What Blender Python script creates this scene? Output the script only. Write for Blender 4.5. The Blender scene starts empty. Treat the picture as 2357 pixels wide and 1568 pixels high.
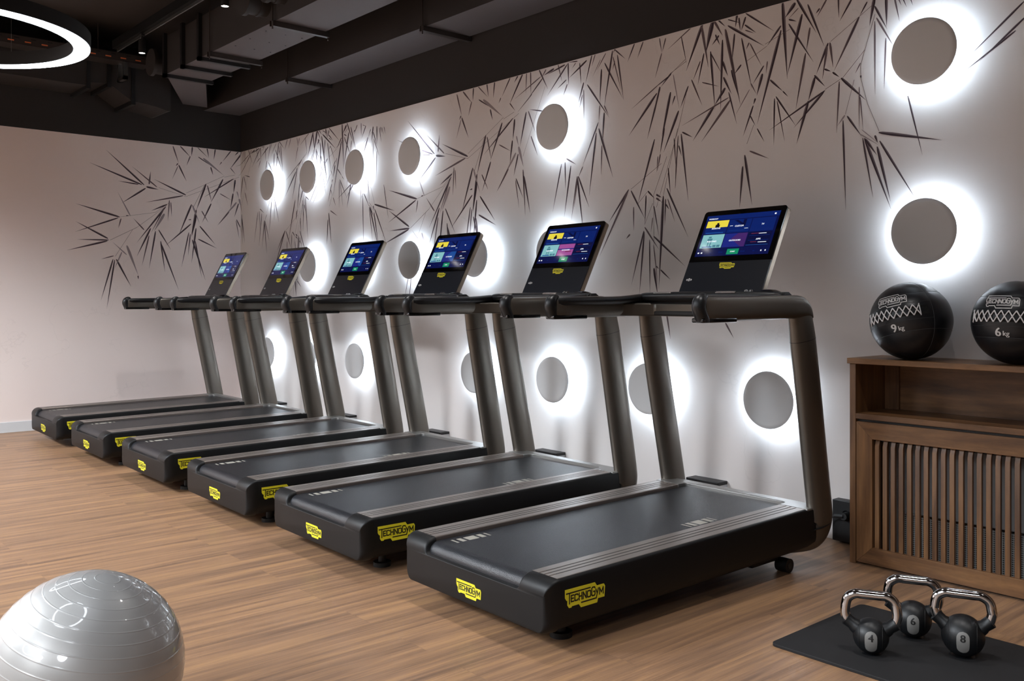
import bpy, bmesh, math, random
from mathutils import Vector, Matrix
random.seed(7)
SC = bpy.context.scene
COL = SC.collection
PI = math.pi
XL = -9.6275          # left wall
XR = 3.2; YB = -10.5  # far sides of the room behind the camera
ZT = 2.873            # top of the printed wall covering
ZC = 3.82             # ceiling

# ------------------------------------------------------------------ helpers
def link(o, parent=None):
    COL.objects.link(o)
    if parent is not None: o.parent = parent
    return o

def empty(name, loc, rz, label, cat, group=None):
    o = bpy.data.objects.new(name, None); o.empty_display_size = .1
    o.location = loc; o.rotation_euler = (0, 0, rz); link(o)
    o['label'] = label; o['category'] = cat
    if group: o['group'] = group
    return o

def tag(o, label, cat, group=None):
    o['label'] = label; o['category'] = cat
    if group: o['group'] = group
    return o

def obj(name, bm, mats, parent=None, smooth=0, bevel=0, bseg=2):
    me = bpy.data.meshes.new(name)
    bmesh.ops.recalc_face_normals(bm, faces=bm.faces)
    bm.to_mesh(me); bm.free()
    if not isinstance(mats, (list, tuple)): mats = [mats]
    for m in mats: me.materials.append(m)
    o = bpy.data.objects.new(name, me); link(o, parent)
    if smooth:
        for p in me.polygons: p.use_smooth = True
        try: me.set_sharp_from_angle(angle=math.radians(smooth))
        except Exception: pass
    if bevel:
        b = o.modifiers.new('bevel', 'BEVEL'); b.width = bevel; b.segments = bseg; b.limit_method = 'ANGLE'; b.angle_limit = math.radians(40)
        b.harden_normals = False
        if not smooth:
            for p in me.polygons: p.use_smooth = True
            try: me.set_sharp_from_angle(angle=math.radians(35))
            except Exception: pass
    return o

def struct(name, bm, mats, **k):
    o = obj(name, bm, mats, **k); o['kind'] = 'structure'; return o

def box(bm, x0, x1, y0, y1, z0, z1, mi=0):
    vs = [bm.verts.new((x, y, z)) for z in (z0, z1) for y in (y0, y1) for x in (x0, x1)]
    for f in ((0,1,3,2),(4,6,7,5),(0,4,5,1),(2,3,7,6),(0,2,6,4),(1,5,7,3)):
        fa = bm.faces.new([vs[i] for i in f]); fa.material_index = mi
    return vs

def bxm(*a, **k):
    bm = bmesh.new(); box(bm, *a, **k); return bm

def poly(bm, pts, mi=0):
    f = bm.faces.new([bm.verts.new(p) for p in pts]); f.material_index = mi; return f

def prism(bm, pts2, axis, a0, a1, mi=0):
    """extrude a 2D outline along an axis ('x': pts=(y,z); 'y': pts=(x,z); 'z': pts=(x,y))"""
    def P(p, a):
        return {'x': (a, p[0], p[1]), 'y': (p[0], a, p[1]), 'z': (p[0], p[1], a)}[axis]
    A = [bm.verts.new(P(p, a0)) for p in pts2]; B = [bm.verts.new(P(p, a1)) for p in pts2]
    n = len(pts2)
    f = bm.faces.new(A); f.material_index = mi
    f = bm.faces.new(B[::-1]); f.material_index = mi
    for i in range(n):
        f = bm.faces.new((A[i], B[i], B[(i+1) % n], A[(i+1) % n])); f.material_index = mi

def ring_sect(n, rx, ry, p=2.0):
    out = []
    for i in range(n):
        a = 2*PI*i/n; c, s = math.cos(a), math.sin(a)
        out.append((rx*math.copysign(abs(c)**(2/p), c), ry*math.copysign(abs(s)**(2/p), s)))
    return out

def sweep(bm, path, sects, side=Vector((1, 0, 0)), caps=True, closed=False, mi=0, dome=0):
    """path of points; sects: list of 2D sections (u along side, v along the normal in plane)"""
    path = [Vector(p) for p in path]; N = len(path); rings = []
    for i, p in enumerate(path):
        if closed: t = path[(i+1) % N]-path[i-1]
        else: t = path[min(i+1, N-1)]-path[max(i-1, 0)]
        t.normalize(); s = (side - t*side.dot(t)).normalized(); n = s.cross(t).normalized()
        sec = sects[i] if len(sects) == N else sects[0]
        rings.append([bm.verts.new(p + s*u + n*v) for u, v in sec])
    M = len(rings[0])
    for i in range(N if closed else N-1):
        a, b = rings[i], rings[(i+1) % N]
        for j in range(M):
            f = bm.faces.new((a[j], a[(j+1) % M], b[(j+1) % M], b[j])); f.material_index = mi
    if caps and not closed:
        for R, sg in ((rings[0], -1), (rings[-1], 1)):
            f = bm.faces.new(R); f.material_index = mi
    return rings

def tube(bm, path, r, n=14, side=Vector((0, 0, 1)), mi=0, closed=False, p=2.0):
    path = [Vector(q) for q in path]
    d = (path[-1]-path[0])
    if d.length > 1e-6 and abs(d.normalized().dot(side)) > .95: side = Vector((1, 0, 0)) if abs(d.normalized().x) < .9 else Vector((0, 1, 0))
    rr = r if isinstance(r, (list, tuple)) else [r]*len(path)
    return sweep(bm, path, [ring_sect(n, a, a, p) for a in rr], side=side, closed=closed, mi=mi)

def cyl(bm, c, ax, r, l, n=24, mi=0, r2=None):
    c = Vector(c); ax = Vector(ax).normalized()
    tube(bm, [c-ax*l/2, c+ax*l/2], [r, r if r2 is None else r2], n, mi=mi)

def lathe(bm, prof, n=48, M=None, mi=0, cap=True):
    """profile (r, z) around z"""
    rings = []
    for r, z in prof:
        if r < 1e-5:
            v = Vector((0, 0, z)); rings.append([bm.verts.new(M @ v if M else v)])
        else:
            rg = []
            for i in range(n):
                a = 2*PI*i/n; v = Vector((r*math.cos(a), r*math.sin(a), z)); rg.append(bm.verts.new(M @ v if M else v))
            rings.append(rg)
    for a, b in zip(rings, rings[1:]):
        for i in range(n):
            j = (i+1) % n
            vs = [a[i % len(a)], a[j % len(a)], b[j % len(b)], b[i % len(b)]]
            u = []
            for v in vs:
                if v not in u: u.append(v)
            if len(u) > 2: bm.faces.new(u).material_index = mi

def spline(pts, n=6):
    """catmull-rom"""
    P = [Vector(p) for p in pts]; P = [P[0]*2-P[1]]+P+[P[-1]*2-P[-2]]; out = []
    for i in range(1, len(P)-2):
        for k in range(n):
            t = k/n; a, b, c, d = P[i-1], P[i], P[i+1], P[i+2]
            out.append(.5*((2*b)+(c-a)*t+(2*a-5*b+4*c-d)*t*t+(3*b-a-3*c+d)*t**3))
    out.append(P[-2]); return out

def copy_tree(o, parent=None):
    c = o.copy(); COL.objects.link(c); c.parent = parent
    for ch in list(KIDS.get(o.name, [])): copy_tree(ch, c)
    return c
KIDS = {}
def index_kids():
    KIDS.clear()
    for o in bpy.data.objects:
        if o.parent: KIDS.setdefault(o.parent.name, []).append(o)

# ------------------------------------------------------------------ materials
def srgb(r, g, b):
    f = lambda c: (c/255/12.92) if c/255 <= .04045 else ((c/255+.055)/1.055)**2.4
    return (f(r), f(g), f(b), 1)

def mat(name, col, rough=.5, metal=0, emit=0, ecol=None, spec=.5, coat=0, bump=None, vary=None):
    m = bpy.data.materials.new(name); m.use_nodes = True; nt = m.node_tree; b = nt.nodes['Principled BSDF']
    b.inputs['Base Color'].default_value = col; b.inputs['Roughness'].default_value = rough
    b.inputs['Metallic'].default_value = metal; b.inputs['Specular IOR Level'].default_value = spec
    if coat: b.inputs['Coat Weight'].default_value = coat; b.inputs['Coat Roughness'].default_value = .04
    if emit: b.inputs['Emission Color'].default_value = ecol or col; b.inputs['Emission Strength'].default_value = emit
    if bump or vary:
        tc = nt.nodes.new('ShaderNodeTexCoord')
    if bump:
        sc, st, dist = bump
        n = nt.nodes.new('ShaderNodeTexNoise'); n.inputs['Scale'].default_value = sc; n.inputs['Detail'].default_value = 3
        bp = nt.nodes.new('ShaderNodeBump'); bp.inputs['Strength'].default_value = st; bp.inputs['Distance'].default_value = dist
        nt.links.new(tc.outputs['Object'], n.inputs['Vector']); nt.links.new(n.outputs['Fac'], bp.inputs['Height']); nt.links.new(bp.outputs['Normal'], b.inputs['Normal'])
    if vary:
        sc, amt = vary
        n = nt.nodes.new('ShaderNodeTexNoise'); n.inputs['Scale'].default_value = sc; n.inputs['Detail'].default_value = 4
        mr = nt.nodes.new('ShaderNodeMapRange'); mr.inputs['To Min'].default_value = 1-amt; mr.inputs['To Max'].default_value = 1+amt
        mx = nt.nodes.new('ShaderNodeVectorMath'); mx.operation = 'SCALE'; mx.inputs[0].default_value = col[:3]
        nt.links.new(tc.outputs['Object'], n.inputs['Vector']); nt.links.new(n.outputs['Fac'], mr.inputs['Value']); nt.links.new(mr.outputs[0], mx.inputs['Scale']); nt.links.new(mx.outputs[0], b.inputs['Base Color'])
    return m

def N(nt, t, **kw):
    n = nt.nodes.new(t)
    for k, v in kw.items():
        if k.startswith('i_'):
            n.inputs[k[2:].replace('_', ' ')].default_value = v
        else: setattr(n, k, v)
    return n

def wood(name, c0, c1, c2, scale=(1, 1, 1), rough=.45, planks=None):
    m = bpy.data.materials.new(name); m.use_nodes = True; nt = m.node_tree; b = nt.nodes['Principled BSDF']; L = nt.links.new
    tc = N(nt, 'ShaderNodeTexCoord'); mp = N(nt, 'ShaderNodeMapping'); mp.inputs['Scale'].default_value = scale
    L(tc.outputs['Object'], mp.inputs['Vector']); vec = mp.outputs['Vector']
    if planks:
        # brick texture gives each plank a random shift and its joints; bricks run along object Y
        rot = N(nt, 'ShaderNodeMapping'); rot.inputs['Rotation'].default_value = (0, 0, PI/2); L(tc.outputs['Object'], rot.inputs['Vector'])
        br = N(nt, 'ShaderNodeTexBrick'); br.offset = .37; br.inputs['Scale'].default_value = 1
        br.inputs['Brick Width'].default_value = planks[0]; br.inputs['Row Height'].default_value = planks[1]; br.inputs['Mortar Size'].default_value = .0008
        br.inputs['Color1'].default_value = (0, 0, 0, 1); br.inputs['Color2'].default_value = (1, 1, 1, 1); br.inputs['Mortar'].default_value = (.5, .5, .5, 1)
        L(rot.outputs['Vector'], br.inputs['Vector'])
        sh = N(nt, 'ShaderNodeVectorMath', operation='MULTIPLY_ADD'); sh.inputs[1].default_value = (7.3, 31.7, 3.1)
        L(br.outputs['Color'], sh.inputs[0]); L(vec, sh.inputs[2]); vec = sh.outputs[0]
    n1 = N(nt, 'ShaderNodeTexNoise'); n1.inputs['Scale'].default_value = 1; n1.inputs['Detail'].default_value = 6; n1.inputs['Roughness'].default_value = .6; n1.inputs['Distortion'].default_value = .4
    L(vec, n1.inputs['Vector'])
    st = N(nt, 'ShaderNodeVectorMath', operation='MULTIPLY'); st.inputs[1].default_value = (8, 2.6, 7) if planks else (6, 6, 1.5); L(vec, st.inputs[0])
    n2 = N(nt, 'ShaderNodeTexNoise'); n2.inputs['Scale'].default_value = 1; n2.inputs['Detail'].default_value = 5; n2.inputs['Roughness'].default_value = .7; L(st.outputs[0], n2.inputs['Vector'])
    cr = N(nt, 'ShaderNodeValToRGB'); e = cr.color_ramp.elements; e[0].position = .32; e[0].color = c0; e[1].position = .7; e[1].color = c2
    k = e.new(.5); k.color = c1
    L(n1.outputs['Fac'], cr.inputs['Fac'])
    mr = N(nt, 'ShaderNodeMapRange'); mr.inputs['From Min'].default_value = .3; mr.inputs['From Max'].default_value = .7; mr.inputs['To Min'].default_value = .82; mr.inputs['To Max'].default_value = 1.16; L(n2.outputs['Fac'], mr.inputs['Value'])
    mul = N(nt, 'ShaderNodeVectorMath', operation='SCALE'); L(cr.outputs['Color'], mul.inputs[0]); L(mr.outputs[0], mul.inputs['Scale'])
    out = mul.outputs[0]
    if planks:
        mm = N(nt, 'ShaderNodeMapRange'); mm.inputs['To Min'].default_value = 1; mm.inputs['To Max'].default_value = .86; L(br.outputs['Fac'], mm.inputs['Value'])
        m2 = N(nt, 'ShaderNodeVectorMath', operation='SCALE'); L(out, m2.inputs[0]); L(mm.outputs[0], m2.inputs['Scale'])
        pv = N(nt, 'ShaderNodeMapRange'); pv.inputs['To Min'].default_value = .96; pv.inputs['To Max'].default_value = 1.04; L(br.outputs['Color'], pv.inputs['Value'])
        m3 = N(nt, 'ShaderNodeVectorMath', operation='SCALE'); L(m2.outputs[0], m3.inputs[0]); L(pv.outputs[0], m3.inputs['Scale']); out = m3.outputs[0]
    L(out, b.inputs['Base Color']); b.inputs['Roughness'].default_value = rough
    bp = N(nt, 'ShaderNodeBump'); bp.inputs['Strength'].default_value = .25; bp.inputs['Distance'].default_value = .002; L(n2.outputs['Fac'], bp.inputs['Height']); L(bp.outputs['Normal'], b.inputs['Normal'])
    return m

M = {}
M['floor'] = wood('oak_vinyl_floor', srgb(110, 85, 67), srgb(141, 108, 82), srgb(168, 129, 92), scale=(24, 1.1, 9), rough=.40, planks=(1.25, .19))
M['cab_x'] = wood('stained_oak_along_x', srgb(80, 53, 33), srgb(111, 77, 48), srgb(135, 97, 61), scale=(1.6, 16, 16), rough=.42)
M['cab_z'] = wood('stained_oak_along_z', srgb(80, 53, 33), srgb(111, 77, 48), srgb(135, 97, 61), scale=(16, 16, 1.6), rough=.42)
M['blackwall'] = mat('charcoal_wall_paint', srgb(38, 34, 33), .8, bump=(180, .15, .002))
M['ceiling'] = mat('dark_ceiling_paint', srgb(50, 44, 41), .85, vary=(1.5, .15))
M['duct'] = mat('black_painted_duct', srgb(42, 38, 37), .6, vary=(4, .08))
M['ductgrey'] = mat('lighter_duct_underside', srgb(84, 77, 77), .6, vary=(4, .05))  # duct undersides, a lighter grey than the sides
M['ductbar'] = mat('painted_steel_channel', srgb(70, 64, 62), .4, metal=.5)
M['chromegrey'] = mat('bare_steel', srgb(150, 148, 145), .35, metal=1)
M['slotglint'] = mat('painted_slot_glint', srgb(230, 120, 70), .5)  # orange light glinting on the tray slots, painted in as plain colour
M['room'] = mat('warm_grey_paint', srgb(120, 112, 106), .8)
M['white'] = mat('white_skirting', srgb(205, 206, 208), .5)
M['disc'] = mat('matt_grey_lamp_shade', srgb(212, 214, 216), .7)
M['led'] = mat('led_strip', (1, 1, 1, 1), .5, emit=28, ecol=(.72, .87, 1, 1))
M['ring'] = mat('ring_diffuser', (1, 1, 1, 1), .5, emit=12, ecol=(.82, .91, 1, 1))
M['spotlens'] = mat('spot_lens', (1, 1, 1, 1), .5, emit=12, ecol=(1, .95, .9, 1))
M['black'] = mat('black_satin', srgb(22, 22, 24), .45)
M['blackmatte'] = mat('black_plastic', srgb(18, 18, 19), .6)
M['shell'] = mat('anthracite_shell', srgb(12, 12, 13), .48, spec=.28, bump=(900, .05, .0005))
M['bronze'] = mat('bronze_grey_aluminium', srgb(110, 105, 98), .38, metal=.8)
M['rail'] = mat('brushed_foot_rail', srgb(128, 118, 112), .36, metal=.6)
M['groove'] = mat('foot_rail_groove', srgb(50, 46, 43), .6)
M['frontframe'] = mat('silver_front_frame', srgb(150, 149, 147), .32, metal=.8)
M['track'] = mat('black_track', srgb(8, 8, 8), .7, spec=.2)
M['rubber'] = mat('grip_rubber', srgb(20, 21, 24), .38)
M['gloss'] = mat('gloss_black', srgb(8, 8, 9), .08)
M['glass'] = mat('screen_glass', srgb(6, 6, 8), .06)
M['lower'] = mat('navy_black_panel', srgb(24, 27, 34), .3)
M['silver'] = mat('silver_key', srgb(170, 168, 165), .3, metal=.7)
M['side'] = mat('champagne_edge', srgb(150, 138, 124), .3, metal=.85)
M['yellow'] = mat('yellow_badge', srgb(214, 204, 40), .45)
M['ink'] = mat('badge_ink', srgb(16, 14, 14), .5)
M['whiteink'] = mat('white_print', srgb(225, 225, 225), .5)
M['lace'] = mat('white_lace', srgb(235, 235, 238), .6)
M['mark'] = mat('reflective_belt_mark', srgb(150, 146, 136), .5)
M['leather'] = mat('black_faux_leather', srgb(22, 24, 29), .36, bump=(260, .12, .001))
M['seam'] = mat('stitched_seam', srgb(60, 62, 66), .6)
M['velcro'] = mat('black_webbing', srgb(12, 12, 12), .9)
M['kb'] = mat('black_rubber_casting', srgb(13, 15, 18), .42, bump=(700, .2, .0008))
M['chrome'] = mat('polished_chrome', srgb(196, 193, 192), .09, metal=1)
M['plate'] = mat('grey_weight_plate', srgb(120, 118, 115), .45)
M['mat'] = mat('black_foam_mat', srgb(17, 16, 18), .75, bump=(500, .3, .001), vary=(5, .25))
M['ball'] = mat('pearl_grey_vinyl', srgb(166, 164, 162), .42, metal=.3, coat=1)
M['radw'] = mat('pale_radiator', srgb(150, 150, 150), .5)

def belt_mat():
    m = bpy.data.materials.new('running_belt'); m.use_nodes = True; nt = m.node_tree; b = nt.nodes['Principled BSDF']; L = nt.links.new
    tc = N(nt, 'ShaderNodeTexCoord'); v = N(nt, 'ShaderNodeTexVoronoi'); v.inputs['Scale'].default_value = 330; L(tc.outputs['Object'], v.inputs['Vector'])
    b.inputs['Base Color'].default_value = srgb(17, 19, 25); b.inputs['Roughness'].default_value = .36
    bp = N(nt, 'ShaderNodeBump'); bp.inputs['Strength'].default_value = .55; bp.inputs['Distance'].default_value = .0012
    L(v.outputs['Distance'], bp.inputs['Height']); L(bp.outputs['Normal'], b.inputs['Normal'])
    return m
M['belt'] = belt_mat()

def perf_mat():
    m = bpy.data.materials.new('perforated_metal'); m.use_nodes = True; nt = m.node_tree; b = nt.nodes['Principled BSDF']; L = nt.links.new
    tc = N(nt, 'ShaderNodeTexCoord'); v = N(nt, 'ShaderNodeTexVoronoi'); v.inputs['Scale'].default_value = 105; v.inputs['Randomness'].default_value = 0; L(tc.outputs['Object'], v.inputs['Vector'])
    cr = N(nt, 'ShaderNodeValToRGB'); e = cr.color_ramp.elements; e[0].position = .34; e[0].color = srgb(25, 25, 25); e[1].position = .42; e[1].color = srgb(150, 150, 148)
    L(v.outputs['Distance'], cr.inputs['Fac']); L(cr.outputs['Color'], b.inputs['Base Color']); b.inputs['Roughness'].default_value = .5
    return m
M['perf'] = perf_mat()

def mural_mat(name, base):
    m = bpy.data.materials.new(name); m.use_nodes = True; nt = m.node_tree; b = nt.nodes['Principled BSDF']; L = nt.links.new
    tc = N(nt, 'ShaderNodeTexCoord')
    n1 = N(nt, 'ShaderNodeTexNoise'); n1.inputs['Scale'].default_value = .55; n1.inputs['Detail'].default_value = 2; L(tc.outputs['Object'], n1.inputs['Vector'])
    cr = N(nt, 'ShaderNodeValToRGB'); e = cr.color_ramp.elements
    e[0].position = .36; e[0].color = base[0]; e[1].position = .64; e[1].color = base[1]
    L(n1.outputs['Fac'], cr.inputs['Fac'])
    # fine plaster cracks and trowel lines
    n3 = N(nt, 'ShaderNodeTexNoise'); n3.inputs['Scale'].default_value = 1.1; n3.inputs['Detail'].default_value = 5; n3.inputs['Roughness'].default_value = .55; L(tc.outputs['Object'], n3.inputs['Vector'])
    vv = N(nt, 'ShaderNodeMath', operation='SUBTRACT'); vv.inputs[1].default_value = .47; L(n3.outputs['Fac'], vv.inputs[0])
    ab = N(nt, 'ShaderNodeMath', operation='ABSOLUTE'); L(vv.outputs[0], ab.inputs[0])
    mr = N(nt, 'ShaderNodeMapRange'); mr.inputs['From Min'].default_value = 0; mr.inputs['From Max'].default_value = .0035; mr.inputs['To Min'].default_value = .94; mr.inputs['To Max'].default_value = 1; L(ab.outputs[0], mr.inputs['Value'])
    # only where a second mask allows it
    n4 = N(nt, 'ShaderNodeTexNoise'); n4.inputs['Scale'].default_value = .9; L(tc.outputs['Object'], n4.inputs['Vector'])
    mk = N(nt, 'ShaderNodeMapRange'); mk.inputs['From Min'].default_value = .5; mk.inputs['From Max'].default_value = .6; L(n4.outputs['Fac'], mk.inputs['Value'])
    mixf = N(nt, 'ShaderNodeMix'); mixf.data_type = 'FLOAT'; mixf.inputs[2].default_value = 1; L(mk.outputs[0], mixf.inputs[0]); L(mr.outputs[0], mixf.inputs[3])
    sc = N(nt, 'ShaderNodeVectorMath', operation='SCALE'); L(cr.outputs['Color'], sc.inputs[0]); L(mixf.outputs[0], sc.inputs['Scale'])
    L(sc.outputs[0], b.inputs['Base Color']); b.inputs['Roughness'].default_value = .75; b.inputs['Specular IOR Level'].default_value = .25
    n2 = N(nt, 'ShaderNodeTexNoise'); n2.inputs['Scale'].default_value = 240; n2.inputs['Detail'].default_value = 2; L(tc.outputs['Object'], n2.inputs['Vector'])
    bp = N(nt, 'ShaderNodeBump'); bp.inputs['Strength'].default_value = .12; bp.inputs['Distance'].default_value = .002; L(n2.outputs['Fac'], bp.inputs['Height']); L(bp.outputs['Normal'], b.inputs['Normal'])
    return m
M['mural'] = mural_mat('printed_plaster_mural', (srgb(214, 206, 203), srgb(224, 220, 218)))
M['muralw'] = mural_mat('printed_plaster_mural_rosy', (srgb(228, 212, 206), srgb(236, 224, 219)))
M['inkf'] = mat('mural_leaf_fringe', srgb(108, 96, 101), .75, spec=.2)
M['inkd'] = mat('mural_leaf_dark', srgb(62, 50, 56), .75, spec=.2)
M['inkm'] = mat('mural_leaf_mid', srgb(104, 90, 93), .75, spec=.2)
M['inkl'] = mat('mural_leaf_faint', srgb(152, 140, 142), .75, spec=.2)
M['inks'] = mat('mural_stem', srgb(108, 95, 96), .75, spec=.2)

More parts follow.
